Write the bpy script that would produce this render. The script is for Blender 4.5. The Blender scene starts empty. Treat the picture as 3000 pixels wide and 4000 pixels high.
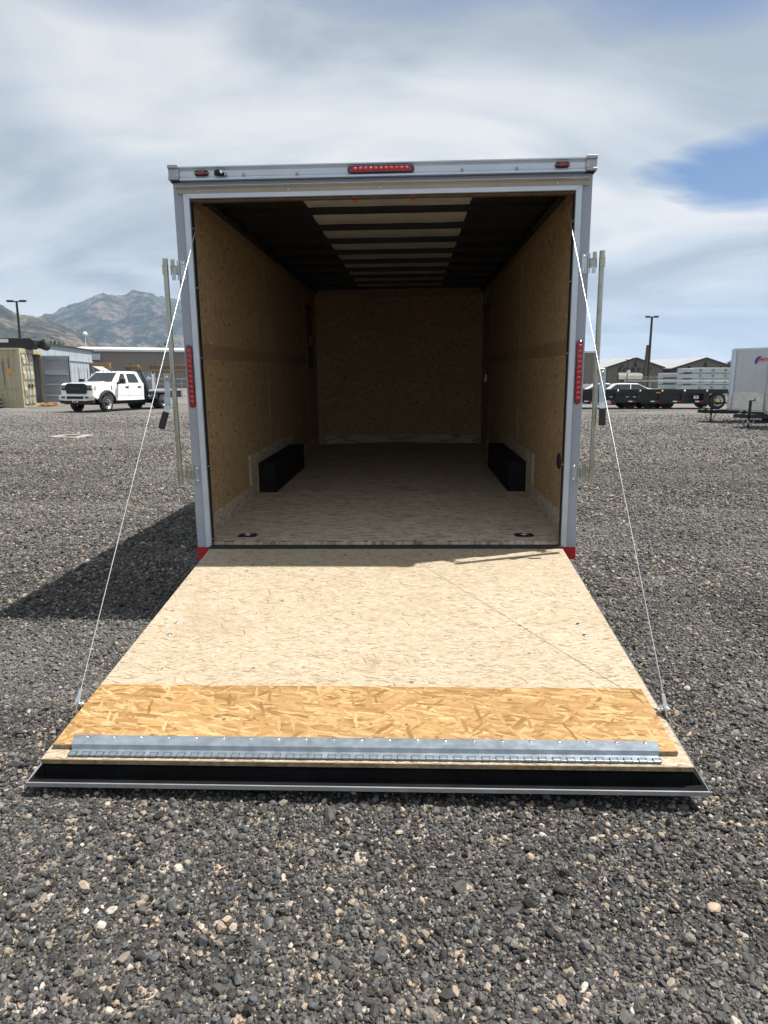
import bpy, bmesh, math, random
import numpy as np
from mathutils import Matrix, Vector
R = math.radians
PI = math.pi
random.seed(7)
rng = np.random.default_rng(11)
S = bpy.context.scene
COL = S.collection

# ------------------------------------------------------------------ camera
FPX, CAM = 2653.5, Vector((0.18735, -4.52346, 1.52404))
CR = Vector((0.9991185, 0.0419777, 0.0))
CU = Vector((-0.0079231, 0.1885782, 0.9820262))
CF = Vector((-0.0412232, 0.9811606, -0.1887445))
cd = bpy.data.cameras.new('camera')
cam = bpy.data.objects.new('camera', cd)
COL.objects.link(cam)
cam.matrix_world = Matrix(((CR.x, CU.x, -CF.x, CAM.x), (CR.y, CU.y, -CF.y, CAM.y), (CR.z, CU.z, -CF.z, CAM.z), (0, 0, 0, 1)))
cd.sensor_fit = 'VERTICAL'
cd.sensor_height = 36.0
cd.lens = FPX / 4000 * 36.0
cd.clip_start, cd.clip_end = 0.05, 60000
S.camera = cam

# ------------------------------------------------------------------ sun, sky, exposure
SUN_TO = Vector((0.448, 0.115, 1.0)).normalized()
sd = bpy.data.lights.new('sun', 'SUN')
sd.energy, sd.angle, sd.color = 5.0, R(0.55), (1.0, 0.955, 0.88)
sun = bpy.data.objects.new('sun', sd)
sun.rotation_euler = SUN_TO.to_track_quat('Z', 'Y').to_euler()
sun.location = (20, 5, 45)
COL.objects.link(sun)
S.view_settings.view_transform = 'Standard'
S.view_settings.look = 'None'
S.view_settings.exposure, S.view_settings.gamma = 0.75, 1.0
S.view_settings.use_curve_mapping = False
S.cycles.max_bounces = 8
S.cycles.diffuse_bounces = 4
S.cycles.use_denoising = True
SKY_STRENGTH, CLOUD = 0.1, 4.75

W = bpy.data.worlds.new('World')
S.world = W
W.use_nodes = True


class NT:
    """small helper for wiring nodes"""
    def __init__(s, nt):
        s.t = nt

    def n(s, typ, **kw):
        nd = s.t.nodes.new(typ)
        for k, v in kw.items():
            if k == 'i':
                for a, b in v.items():
                    if isinstance(b, bpy.types.NodeSocket):
                        s.t.links.new(b, nd.inputs[a])
                    else:
                        nd.inputs[a].default_value = b
            else:
                setattr(nd, k, v)
        return nd

    def math(s, op, a, b=None, c=None, clamp=False):
        nd = s.n('ShaderNodeMath', operation=op, use_clamp=clamp)
        for i, v in enumerate((a, b, c)):
            if v is None:
                continue
            if isinstance(v, bpy.types.NodeSocket):
                s.t.links.new(v, nd.inputs[i])
            else:
                nd.inputs[i].default_value = v
        return nd.outputs[0]

    def ramp(s, fac, stops, interp='LINEAR'):
        nd = s.n('ShaderNodeValToRGB', i={0: fac})
        cr = nd.color_ramp
        cr.interpolation = interp
        while len(cr.elements) < len(stops):
            cr.elements.new(0.5)
        for e, (p, c) in zip(cr.elements, stops):
            e.position = p
            e.color = (c, c, c, 1) if not hasattr(c, '__len__') else (*c, 1)
        return nd.outputs[0]

    def mix(s, fac, a, b, blend='MIX'):
        nd = s.n('ShaderNodeMix', data_type='RGBA', blend_type=blend)
        for k, v in ((0, fac), (6, a), (7, b)):
            if isinstance(v, bpy.types.NodeSocket):
                s.t.links.new(v, nd.inputs[k])
            elif hasattr(v, '__len__'):
                nd.inputs[k].default_value = (*v[:3], 1)
            else:
                nd.inputs[k].default_value = v
        return nd.outputs[2]

    def noise(s, vec, scale, detail=4, rough=0.55, dist=0.0, dim='3D', out=0):
        nd = s.n('ShaderNodeTexNoise', noise_dimensions=dim, i={'Scale': scale, 'Detail': detail, 'Roughness': rough, 'Distortion': dist})
        if vec is not None:
            s.t.links.new(vec, nd.inputs['Vector'])
        return nd.outputs[out]

    def mapping(s, vec, loc=(0, 0, 0), rot=(0, 0, 0), scale=(1, 1, 1)):
        return s.n('ShaderNodeMapping', i={'Vector': vec, 'Location': loc, 'Rotation': rot, 'Scale': scale}).outputs[0]


def build_world():
    t = NT(W.node_tree)
    W.node_tree.nodes.clear()
    sky = t.n('ShaderNodeTexSky', sky_type='NISHITA', sun_disc=False)
    sky.sun_elevation = math.asin(SUN_TO.z)
    sky.sun_rotation = math.atan2(SUN_TO.x, SUN_TO.y)
    sky.air_density, sky.dust_density, sky.ozone_density = 1.1, 1.6, 1.0
    g = t.n('ShaderNodeTexCoord').outputs['Generated']
    sep = t.n('ShaderNodeSeparateXYZ', i={0: g})
    den = t.math('ADD', t.math('MAXIMUM', sep.outputs[2], 0.0), 0.34)
    px = t.math('DIVIDE', sep.outputs[0], den)
    py = t.math('DIVIDE', sep.outputs[1], den)
    p = t.n('ShaderNodeCombineXYZ', i={0: px, 1: py}).outputs[0]
    p1 = t.mapping(p, loc=(3.1, 1.7, 0), rot=(0, 0, R(-24)), scale=(0.6, 0.95, 1))
    n1 = t.noise(p1, 1.25, 9, 0.52, 0.8)
    n2 = t.noise(t.mapping(p, loc=(7.3, 0.4, 2), rot=(0, 0, R(12)), scale=(0.6, 1.0, 1)), 2.2, 8, 0.52, 0.9)
    n3 = t.noise(t.mapping(p, loc=(1.0, 5.0, 4), rot=(0, 0, R(35)), scale=(0.8, 2.0, 1)), 3.8, 8, 0.6, 0.6)

    def gap(az, el, wa, we):
        """one opening of the cloud deck: a soft patch round a real direction of the sky"""
        a0 = t.math('ARCTAN2', sep.outputs[0], sep.outputs[1])
        e0 = t.math('ARCSINE', sep.outputs[2])
        da = t.math('DIVIDE', t.math('SUBTRACT', a0, R(az)), R(wa))
        de = t.math('DIVIDE', t.math('SUBTRACT', e0, R(el)), R(we))
        da = t.math('ADD', da, t.math('MULTIPLY', t.math('SUBTRACT', n3, 0.5), 1.5))
        de = t.math('ADD', de, t.math('MULTIPLY', t.math('SUBTRACT', n2, 0.5), 1.9))
        d2 = t.math('ADD', t.math('MULTIPLY', da, da), t.math('MULTIPLY', de, de))
        return t.math('MULTIPLY_ADD', d2, -1.0, 1.0, clamp=True)
    cov = t.math('ADD', t.math('MULTIPLY', n1, 1.0), t.math('MULTIPLY', n3, 0.35))
    cov = t.ramp(cov, [(0.50, 0.80), (0.62, 0.95), (0.76, 1.0)])
    for a in (GAPS):
        cov = t.math('SUBTRACT', cov, t.math('MULTIPLY', gap(*a[:4]), a[4]), clamp=True)
    shade = t.math('ADD', t.math('MULTIPLY', n2, 0.75), t.math('MULTIPLY', n1, 0.4))
    cc = t.ramp(shade, [(0.46, (0.54, 0.60, 0.67)), (0.57, (0.78, 0.84, 0.90)), (0.68, (1.03, 1.03, 1.03))])
    cc = t.mix(1.0, cc, (CLOUD, CLOUD, CLOUD), 'MULTIPLY')
    blue = t.mix(1.0, sky.outputs[0], (0.34, 0.43, 0.58), 'MULTIPLY')
    col = t.mix(cov, blue, cc)
    bg = t.n('ShaderNodeBackground', i={'Color': col, 'Strength': SKY_STRENGTH})
    out = t.n('ShaderNodeOutputWorld', i={0: bg.outputs[0]})


# openings: azimuth from +Y towards +X, elevation, half widths, depth
GAPS = [(26.0, 14.3, 8.0, 2.3, 1.4), (20, 24.5, 11, 3.2, 0.75), (2, 26, 13, 2.4, 0.5), (-22, 25.5, 9, 2, 0.4)]
build_world()


def at(px, py, depth):
    """world point a given depth away, along the viewing ray through a pixel of the 3000x4000 photograph"""
    return CAM + (CF + CR * ((px - 1500) / FPX) - CU * ((py - 2000) / FPX)) * depth


def gnd(px, py, z=0.0):
    d = CF + CR * ((px - 1500) / FPX) - CU * ((py - 2000) / FPX)
    return CAM + d * ((z - CAM.z) / d.z)


# ------------------------------------------------------------------ materials
def mat(name, col, rough=0.5, metal=0.0, var=0.06, vscale=3.0, bump=0.0, bscale=40.0, dirt=None, spec=0.5, coat=0.0, trans=0.0):
    m = bpy.data.materials.new(name)
    m.use_nodes = True
    t = NT(m.node_tree)
    b = m.node_tree.nodes['Principled BSDF']
    tc = t.n('ShaderNodeTexCoord').outputs['Object']
    n = t.noise(tc, vscale, 5, 0.6)
    lo = tuple(c * (1 - var * 1.6) for c in col)
    hi = tuple(min(1, c * (1 + var * 1.4)) for c in col)
    c = t.ramp(n, [(0.3, lo), (0.7, hi)])
    if dirt:
        dcol, amount, dscale = dirt
        d = t.ramp(t.noise(tc, dscale, 8, 0.7, 0.4), [(0.5, 0.0), (0.72, amount)])
        c = t.mix(d, c, dcol)
    m.node_tree.links.new(c, b.inputs['Base Color'])
    r = t.math('MULTIPLY_ADD', n, 0.25, rough - 0.125, clamp=True)
    m.node_tree.links.new(r, b.inputs['Roughness'])
    b.inputs['Metallic'].default_value = metal
    b.inputs['Specular IOR Level'].default_value = spec
    b.inputs['Coat Weight'].default_value = coat
    b.inputs['Transmission Weight'].default_value = trans
    if bump:
        bn = t.n('ShaderNodeBump', i={'Strength': bump, 'Distance': 0.01, 'Height': t.noise(tc, bscale, 4, 0.6)})
        m.node_tree.links.new(bn.outputs[0], b.inputs['Normal'])
    return m


def osb(name, swz, flake, layers, cols, edge=0.35, grain=0.35, rough=0.75, stain=None, bump=0.25, seed=0.0):
    """oriented strand board: layers of stretched voronoi flakes, each layer at its own angle
    layers: (angle deg, share of flakes shown); cols: ramp of flake colours"""
    m = bpy.data.materials.new(name)
    m.use_nodes = True
    t = NT(m.node_tree)
    b = m.node_tree.nodes['Principled BSDF']
    tc = t.n('ShaderNodeTexCoord').outputs['Object']
    sp = t.n('ShaderNodeSeparateXYZ', i={0: tc})
    uv = t.n('ShaderNodeCombineXYZ', i={0: sp.outputs[swz[0]], 1: sp.outputs[swz[1]]}).outputs[0]
    wob = t.noise(uv, 1.0 / flake[1] * 0.35, 2, 0.5, 0.0, '2D', 1)
    uvw = t.n('ShaderNodeVectorMath', operation='MULTIPLY_ADD', i={0: wob, 1: (flake[1] * 0.9, flake[1] * 0.9, 0), 2: uv}).outputs[0]
    val = ed = None
    for k, (ang, share) in enumerate(layers):
        mp = t.mapping(uvw, loc=(seed + 13.7 * k, 5.1 * k + seed, 0), rot=(0, 0, R(ang)))
        mp = t.n('ShaderNodeVectorMath', operation='MULTIPLY', i={0: mp, 1: (1 / flake[0], 1 / flake[1], 1)}).outputs[0]
        vo = t.n('ShaderNodeTexVoronoi', voronoi_dimensions='2D', feature='F1', distance='CHEBYCHEV', i={'Vector': mp, 'Scale': 1.0, 'Randomness': 0.95})
        ve = t.n('ShaderNodeTexVoronoi', voronoi_dimensions='2D', feature='DISTANCE_TO_EDGE', i={'Vector': mp, 'Scale': 1.0})
        s3 = t.n('ShaderNodeSeparateColor', i={0: vo.outputs['Color']})
        gr = t.noise(t.n('ShaderNodeVectorMath', operation='MULTIPLY', i={0: mp, 1: (0.5, 14.0, 1)}).outputs[0], 1.0, 3, 0.6, 0, '2D')
        v = t.math('ADD', s3.outputs[0], t.math('MULTIPLY', t.math('SUBTRACT', gr, 0.5), grain))
        e = t.ramp(ve.outputs[0], [(0.0, 1.0), (0.10, 0.0)])
        if val is None:
            val, ed = v, e
        else:
            mk = t.math('LESS_THAN', s3.outputs[1], share)
            val = t.math('ADD', t.math('MULTIPLY', v, mk), t.math('MULTIPLY', val, t.math('SUBTRACT', 1.0, mk)))
            ed = t.math('ADD', t.math('MULTIPLY', e, mk), t.math('MULTIPLY', ed, t.math('SUBTRACT', 1.0, mk)))
    c = t.ramp(val, cols)
    big = t.noise(uv, 1.6, 5, 0.6, 0, '2D')
    c = t.mix(t.math('MULTIPLY', t.math('SUBTRACT', big, 0.35), 0.5, clamp=True), c, tuple(x * 0.62 for x in cols[len(cols) // 2][1]))
    c = t.mix(t.math('MULTIPLY', ed, edge), c, tuple(x * 0.45 for x in cols[0][1]))
    kv = t.n('ShaderNodeTexVoronoi', voronoi_dimensions='2D', i={'Vector': uv, 'Scale': 7.0})
    ks = t.n('ShaderNodeSeparateColor', i={0: kv.outputs['Color']})
    kn_ = t.math('MULTIPLY', t.math('LESS_THAN', kv.outputs['Distance'], t.math('MULTIPLY', ks.outputs[1], 0.075)), t.math('LESS_THAN', ks.outputs[0], 0.30))
    c = t.mix(t.math('MULTIPLY', kn_, 0.75), c, tuple(x * 0.5 for x in cols[0][1]))
    if stain:
        scol, amt, sscale = stain
        st = t.ramp(t.noise(t.mapping(uv, loc=(seed, 0, 0), scale=(0.6, 1, 1)), sscale, 6, 0.65, 0.5), [(0.52, 0.0), (0.75, amt)])
        c = t.mix(st, c, scol)
    m.node_tree.links.new(c, b.inputs['Base Color'])
    b.inputs['Roughness'].default_value = rough
    b.inputs['Specular IOR Level'].default_value = 0.25
    h = t.math('SUBTRACT', t.math('MULTIPLY', val, 0.5), ed)
    bn = t.n('ShaderNodeBump', i={'Strength': bump, 'Distance': 0.002, 'Height': h})
    m.node_tree.links.new(bn.outputs[0], b.inputs['Normal'])
    return m


M = {}
M['frame'] = mat('silver_paint', (0.335, 0.365, 0.425), 0.38, 0.0, 0.04, 2.0, 0.03, 120, dirt=((0.35, 0.33, 0.30), 0.25, 3.0))
M['alum'] = mat('aluminium_trim', (0.56, 0.61, 0.68), 0.36, 0.45, 0.05, 6.0, 0.03, 90)
M['alum_dull'] = mat('aluminium_cast', (0.40, 0.42, 0.44), 0.45, 0.6, 0.08, 9.0)
M['gutter'] = mat('gutter_aluminium', (0.46, 0.45, 0.41), 0.4, 0.5, 0.06, 5.0)
M['zinc'] = mat('zinc_plate', (0.50, 0.56, 0.60), 0.28, 0.85, 0.12, 25.0)
M['zinc_bar'] = mat('zinc_bar', (0.42, 0.42, 0.35), 0.30, 0.85, 0.1, 12.0)
M['steel'] = mat('galvanised_hinge', (0.25, 0.29, 0.33), 0.42, 0.6, 0.12, 18.0, 0.05, 60)
M['chrome'] = mat('chrome', (0.78, 0.79, 0.80), 0.12, 1.0, 0.03, 8.0)
M['rubber'] = mat('black_rubber', (0.016, 0.016, 0.017), 0.55, 0, 0.2, 30, 0.1, 80)
M['black'] = mat('black_paint', (0.008, 0.008, 0.009), 0.42, 0, 0.15, 6, dirt=((0.06, 0.055, 0.05), 0.2, 4.0))
M['black_matt'] = mat('matt_black', (0.015, 0.015, 0.016), 0.75, 0, 0.2, 10)
M['carpet'] = mat('black_carpet', (0.017, 0.017, 0.018), 0.95, 0, 0.25, 60, 0.3, 300, spec=0.1)
M['red_tape'] = mat('red_tape', (0.45, 0.012, 0.02), 0.35, 0, 0.08, 60)
M['red_lens'] = mat('red_lens', (0.20, 0.004, 0.012), 0.14, 0, 0.25, 60, coat=0.6)
M['red_led'] = mat('red_led', (0.55, 0.012, 0.025), 0.12, 0, 0.2, 90, coat=0.8)
M['bark'] = mat('dark_board', (0.13, 0.09, 0.06), 0.8, 0, 0.2, 8)
M['trim_slot'] = mat('dark_gap', (0.045, 0.05, 0.055), 0.6)
M['seal_matt'] = mat('matt_black_seal', (0.008, 0.008, 0.009), 0.85, 0, 0.3, 8, 0.1, 60, spec=0.12)
M['cable'] = mat('bright_cable', (0.62, 0.64, 0.66), 0.3, 0.8)
M['plate_clear'] = mat('screw', (0.75, 0.76, 0.78), 0.25, 0.9, 0.05)
M['white_skin'] = mat('white_siding', (0.503, 0.518, 0.540), 0.35, 0, 0.03, 2.0, dirt=((0.45, 0.43, 0.4), 0.12, 2.0))
M['liner_dark'] = mat('dark_ceiling_liner', (0.020, 0.016, 0.014), 0.6, 0, 0.2, 6)
M['liner_light'] = mat('roof_insulation_light', (0.56, 0.535, 0.48), 0.7, 0, 0.08, 7, 0.35, 140)
M['bow'] = mat('steel_roof_bow', (0.012, 0.012, 0.013), 0.5, 0, 0.2, 9)
M['orange'] = mat('orange_plastic', (0.75, 0.16, 0.02), 0.4)
PALE = [(0.0, (0.17, 0.11, 0.065)), (0.12, (0.32, 0.245, 0.16)), (0.32, (0.388, 0.320, 0.228)), (0.8, (0.415, 0.350, 0.258)), (1.0, (0.47, 0.42, 0.335))]
BROWN = [(0.0, (0.18, 0.105, 0.05)), (0.08, (0.37, 0.245, 0.122)), (0.4, (0.43, 0.295, 0.152)), (0.9, (0.46, 0.322, 0.172)), (1.0, (0.54, 0.395, 0.23))]
GREY = [(0.0, (0.19, 0.135, 0.085)), (0.15, (0.40, 0.32, 0.23)), (0.45, (0.50, 0.41, 0.305)), (0.8, (0.56, 0.47, 0.36)), (1.0, (0.63, 0.55, 0.44))]
HONEY = [(0.0, (0.16, 0.078, 0.025)), (0.10, (0.245, 0.130, 0.044)), (0.32, (0.31, 0.178, 0.065)), (0.65, (0.37, 0.228, 0.092)), (0.9, (0.42, 0.28, 0.13)), (1.0, (0.48, 0.35, 0.19))]
M['deck'] = osb('pale_strand_board', (0, 1), (0.040, 0.0064), [(4, 1), (-7, 0.5), (13, 0.4), (-19, 0.25), (28, 0.15), (70, 0.05)], PALE, 0.3, 0.6, stain=((0.26, 0.195, 0.12), 0.45, 2.2))
M['flap'] = osb('honey_strand_board', (0, 1), (0.085, 0.014), [(2, 1), (-12, 0.5), (17, 0.45), (-24, 0.4), (5, 0.4), (36, 0.26), (-46, 0.16), (10, 0.3), (80, 0.07)], HONEY, 0.20, 1.3, 0.7, stain=((0.20, 0.098, 0.032), 0.6, 2.2))
M['wall_side'] = osb('brown_strand_board_side', (1, 2), (0.060, 0.016), [(80, 1), (40, 0.5), (115, 0.45), (10, 0.35)], BROWN, 0.25, 0.3)
M['wall_front'] = osb('brown_strand_board_front', (0, 2), (0.060, 0.016), [(85, 1), (40, 0.5), (120, 0.45), (10, 0.35)], BROWN, 0.25, 0.3)
M['floor'] = osb('grey_strand_board_floor', (0, 1), (0.075, 0.012), [(3, 1), (-9, 0.5), (14, 0.4), (-20, 0.2)], GREY, 0.45, 0.4, stain=((0.16, 0.13, 0.10), 0.5, 1.5))
M['kick'] = osb('worn_kick_board', (1, 2), (0.05, 0.014), [(5, 1), (40, 0.5), (-40, 0.45)], GREY, 0.35, 0.35)
M['ply'] = mat('brown_plywood', (0.30, 0.195, 0.105), 0.7, 0, 0.14, 5, 0.1, 60)
M['wood_edge'] = mat('raw_board_edge', (0.27, 0.20, 0.12), 0.85, 0, 0.3, 35, 0.5, 120)
M['strip'] = mat('pine_strip', (0.361, 0.267, 0.155), 0.75, 0, 0.15, 14)


# ------------------------------------------------------------------ mesh builder
class MB:
    def __init__(s, xf=None):
        s.v, s.f, s.sm, s.xf = [], [], [], xf

    def add(s, vs, fs, smooth=False):
        o = len(s.v)
        for p in vs:
            p = Vector(p)
            s.v.append(s.xf @ p if s.xf else p)
        for f in fs:
            s.f.append([o + i for i in f])
            s.sm.append(smooth)
        return s

    def box(s, x0, x1, y0, y1, z0, z1):
        return s.add([(x0, y0, z0), (x1, y0, z0), (x1, y1, z0), (x0, y1, z0), (x0, y0, z1), (x1, y0, z1), (x1, y1, z1), (x0, y1, z1)],
                     [(0, 3, 2, 1), (4, 5, 6, 7), (0, 1, 5, 4), (1, 2, 6, 5), (2, 3, 7, 6), (3, 0, 4, 7)])

    def bar(s, p0, p1, w, h, up=(0, 0, 1)):
        p0, p1 = Vector(p0), Vector(p1)
        d = (p1 - p0).normalized()
        sd_ = d.cross(Vector(up))
        if sd_.length < 1e-4:
            sd_ = d.cross(Vector((1, 0, 0)))
        sd_.normalize()
        u = sd_.cross(d)
        q = []
        for p in (p0, p1):
            for a, b in ((-1, -1), (1, -1), (1, 1), (-1, 1)):
                q.append(p + sd_ * (a * w / 2) + u * (b * h / 2))
        return s.add(q, [(3, 2, 1, 0), (4, 5, 6, 7), (0, 1, 5, 4), (1, 2, 6, 5), (2, 3, 7, 6), (3, 0, 4, 7)])

    def cyl(s, p0, p1, r0, r1=None, n=12, cap=True, smooth=True):
        p0, p1 = Vector(p0), Vector(p1)
        r1 = r0 if r1 is None else r1
        d = (p1 - p0).normalized()
        a = d.orthogonal().normalized()
        b = d.cross(a)
        vs = [p + (a * math.cos(2 * PI * k / n) + b * math.sin(2 * PI * k / n)) * r for p, r in ((p0, r0), (p1, r1)) for k in range(n)]
        s.add(vs, [(k, (k + 1) % n, n + (k + 1) % n, n + k) for k in range(n)], smooth)
        if cap:
            s.add(vs[:n], [tuple(reversed(range(n)))])
            s.add(vs[n:], [tuple(range(n))])
        return s

    def lathe(s, prof, n=24, o=(0, 0, 0), axis='z', smooth=True):
        o = Vector(o)
        vs = []
        for k in range(n):
            c, q = math.cos(2 * PI * k / n), math.sin(2 * PI * k / n)
            for r, h in prof:
                vs.append(o + {'z': Vector((r * c, r * q, h)), 'y': Vector((r * c, h, r * q)), 'x': Vector((h, r * c, r * q))}[axis])
        m_ = len(prof)
        return s.add(vs, [(k * m_ + j, ((k + 1) % n) * m_ + j, ((k + 1) % n) * m_ + j + 1, k * m_ + j + 1) for k in range(n) for j in range(m_ - 1)], smooth)

    def prism(s, poly, a0, a1, axis='y'):
        """polygon in the two other axes, swept from a0 to a1 along axis"""
        n = len(poly)

        def pt(u, v, a):
            return {'y': (u, a, v), 'x': (a, u, v), 'z': (u, v, a)}[axis]
        vs = [pt(u, v, a0) for u, v in poly] + [pt(u, v, a1) for u, v in poly]
        fs = [tuple(range(n)), tuple(reversed(range(n, 2 * n)))] + [(k, n + k, n + (k + 1) % n, (k + 1) % n) for k in range(n)]
        return s.add(vs, fs)

    def quad(s, a, b, c, d):
        return s.add([a, b, c, d], [(0, 1, 2, 3)])

    def grid(s, pts, smooth=True):
        h, w = len(pts), len(pts[0])
        return s.add([p for r_ in pts for p in r_], [(j * w + i, j * w + i + 1, (j + 1) * w + i + 1, (j + 1) * w + i) for j in range(h - 1) for i in range(w - 1)], smooth)

    def dome(s, c, n_, r, h, n=10):
        c, n_ = Vector(c), Vector(n_).normalized()
        a = n_.orthogonal().normalized()
        b = n_.cross(a)
        vs = []
        for q, hh in ((1, 0), (0.8, 0.6), (0.4, 0.95)):
            vs += [c + (a * math.cos(2 * PI * k / n) + b * math.sin(2 * PI * k / n)) * r * q + n_ * h * hh for k in range(n)]
        vs.append(c + n_ * h)
        fs = [(j * n + k, j * n + (k + 1) % n, (j + 1) * n + (k + 1) % n, (j + 1) * n + k) for j in range(2) for k in range(n)]
        fs += [(2 * n + k, 2 * n + (k + 1) % n, 3 * n) for k in range(n)]
        return s.add(vs, fs, True)

    def build(s, name, m, parent=None, label=None, kind=None, bevel=0.0, seg=1, recalc=True):
        me = bpy.data.meshes.new(name)
        me.from_pydata([tuple(p) for p in s.v], [], s.f)
        me.polygons.foreach_set('use_smooth', s.sm)
        if recalc:
            bm = bmesh.new()
            bm.from_mesh(me)
            bmesh.ops.recalc_face_normals(bm, faces=bm.faces)
            bm.to_mesh(me)
            bm.free()
        me.materials.append(m)
        me.update()
        o = bpy.data.objects.new(name, me)
        COL.objects.link(o)
        if parent:
            o.parent = parent
        if label:
            o['label'] = label
        if kind:
            o['kind'] = kind
        if bevel:
            bv = o.modifiers.new('bevel', 'BEVEL')
            bv.width, bv.segments, bv.limit_method, bv.angle_limit = bevel, seg, 'ANGLE', R(35)
            bv.harden_normals = False
        return o


def thing(name, label, cat, loc=(0, 0, 0), rz=0.0, group=None, mw=None):
    o = bpy.data.objects.new(name, None)
    o.empty_display_size = 0.2
    COL.objects.link(o)
    if mw is not None:
        o.matrix_world = mw
    else:
        o.location, o.rotation_euler = loc, (0, 0, rz)
    o['label'], o['category'] = label, cat
    if group:
        o['group'] = group
    return o


def tag(o, label, cat, group=None):
    o['label'], o['category'] = label, cat
    if group:
        o['group'] = group
    return o


def copy_part(src, parent, mw=None, loc=None):
    c = src.copy()
    COL.objects.link(c)
    c.parent = parent
    if mw is not None:
        c.matrix_local = mw
    if loc is not None:
        c.location = loc
    for ch in src.children:
        copy_part(ch, c)
    return c


def copy_thing(src, label, loc, rz, group=None):
    c = copy_part(src, None)
    c.location, c.rotation_euler = loc, (0, 0, rz)
    c['label'] = label
    if group:
        c['group'] = group
    return c


def lettering(name, body, size, m, parent, mw, extrude=0.004, shear=0.0, align='CENTER', space=1.0, bold=0.0, sx=1.0):
    """flat lettering on local XY of mw, turned into a plain mesh"""
    cu = bpy.data.curves.new(name, 'FONT')
    cu.body, cu.size, cu.extrude, cu.shear, cu.align_x, cu.align_y = body, size, extrude, shear, align, 'CENTER'
    cu.space_character, cu.offset, cu.resolution_u = space, bold, 3
    tmp = bpy.data.objects.new('tmp', cu)
    COL.objects.link(tmp)
    dg = bpy.context.evaluated_depsgraph_get()
    me = bpy.data.meshes.new_from_object(tmp.evaluated_get(dg))
    bpy.data.objects.remove(tmp)
    bpy.data.curves.remove(cu)
    me.materials.clear()
    me.materials.append(m)
    me.transform(mw @ Matrix.Diagonal((sx, 1, 1, 1)))
    me.name = name
    o = bpy.data.objects.new(name, me)
    COL.objects.link(o)
    o.parent = parent
    return o


def stadium(w, h, n=8):
    """rounded-end outline, w along u and h along v (either may be longer)"""
    pts = []
    if w >= h:
        r_, l = h / 2, w / 2 - h / 2
        for c, a0 in ((l, -90), (-l, 90)):
            pts += [(c + r_ * math.cos(R(a0 + 180 * k / n)), r_ * math.sin(R(a0 + 180 * k / n))) for k in range(n + 1)]
    else:
        pts = [(v, u) for u, v in stadium(h, w, n)]
    return pts

# ------------------------------------------------------------------ ground, hills
SUNV = Vector((-0.448, -0.115, -1.0))


def gravel_material():
    m = bpy.data.materials.new('gravel_bed')
    m.use_nodes = True
    t = NT(m.node_tree)
    b = m.node_tree.nodes['Principled BSDF']
    tc = t.n('ShaderNodeTexCoord').outputs['Object']
    wob = t.noise(tc, 14, 2, 0.5, 0, '2D', 1)
    uv = t.n('ShaderNodeVectorMath', operation='MULTIPLY_ADD', i={0: wob, 1: (0.03, 0.03, 0), 2: tc}).outputs[0]
    v1 = t.n('ShaderNodeTexVoronoi', voronoi_dimensions='2D', i={'Vector': uv, 'Scale': 85.0})
    v2 = t.n('ShaderNodeTexVoronoi', voronoi_dimensions='2D', i={'Vector': uv, 'Scale': 48.0})
    s1 = t.n('ShaderNodeSeparateColor', i={0: v1.outputs['Color']})
    s2 = t.n('ShaderNodeSeparateColor', i={0: v2.outputs['Color']})
    c1 = t.ramp(t.math('POWER', s1.outputs[0], 1.15), STONES)
    c2 = t.ramp(t.math('POWER', s2.outputs[0], 1.15), STONES)
    pick = t.math('GREATER_THAN', s2.outputs[1], 0.55)
    c = t.mix(pick, c1, c2)
    v3 = t.n('ShaderNodeTexVoronoi', voronoi_dimensions='2D', i={'Vector': uv, 'Scale': 16.0})
    s3 = t.n('ShaderNodeSeparateColor', i={0: v3.outputs['Color']})
    spk = t.math('MULTIPLY', t.math('LESS_THAN', v3.outputs['Distance'], 0.42), t.math('GREATER_THAN', s3.outputs[0], 0.45))
    c = t.mix(spk, c, t.ramp(s3.outputs[1], STONES))
    # tyre lanes and dusty patches of the yard
    big = t.noise(t.mapping(tc, rot=(0, 0, R(8)), scale=(0.25, 1, 1)), 0.22, 6, 0.6, 0.4, '2D')
    yy = t.n('ShaderNodeSeparateXYZ', i={0: tc}).outputs[1]
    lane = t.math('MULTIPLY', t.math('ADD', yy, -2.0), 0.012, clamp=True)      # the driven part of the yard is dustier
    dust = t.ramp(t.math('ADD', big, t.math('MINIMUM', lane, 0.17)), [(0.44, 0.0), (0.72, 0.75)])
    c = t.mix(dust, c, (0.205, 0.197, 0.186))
    fine = t.noise(t.mapping(tc, scale=(0.5, 1, 1)), 1.3, 7, 0.65, 0.2, '2D')
    c = t.mix(1.0, c, t.ramp(fine, [(0.25, 0.68), (0.75, 1.3)]), 'MULTIPLY')
    m.node_tree.links.new(c, b.inputs['Base Color'])
    b.inputs['Roughness'].default_value = 0.9
    b.inputs['Specular IOR Level'].default_value = 0.3
    h = t.math('ADD', t.math('MULTIPLY', v1.outputs['Distance'], -0.5), t.math('MULTIPLY', v2.outputs['Distance'], -0.4))
    bn = t.n('ShaderNodeBump', i={'Strength': 1.0, 'Distance': 0.02, 'Height': h})
    m.node_tree.links.new(bn.outputs[0], b.inputs['Normal'])
    return m


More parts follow.
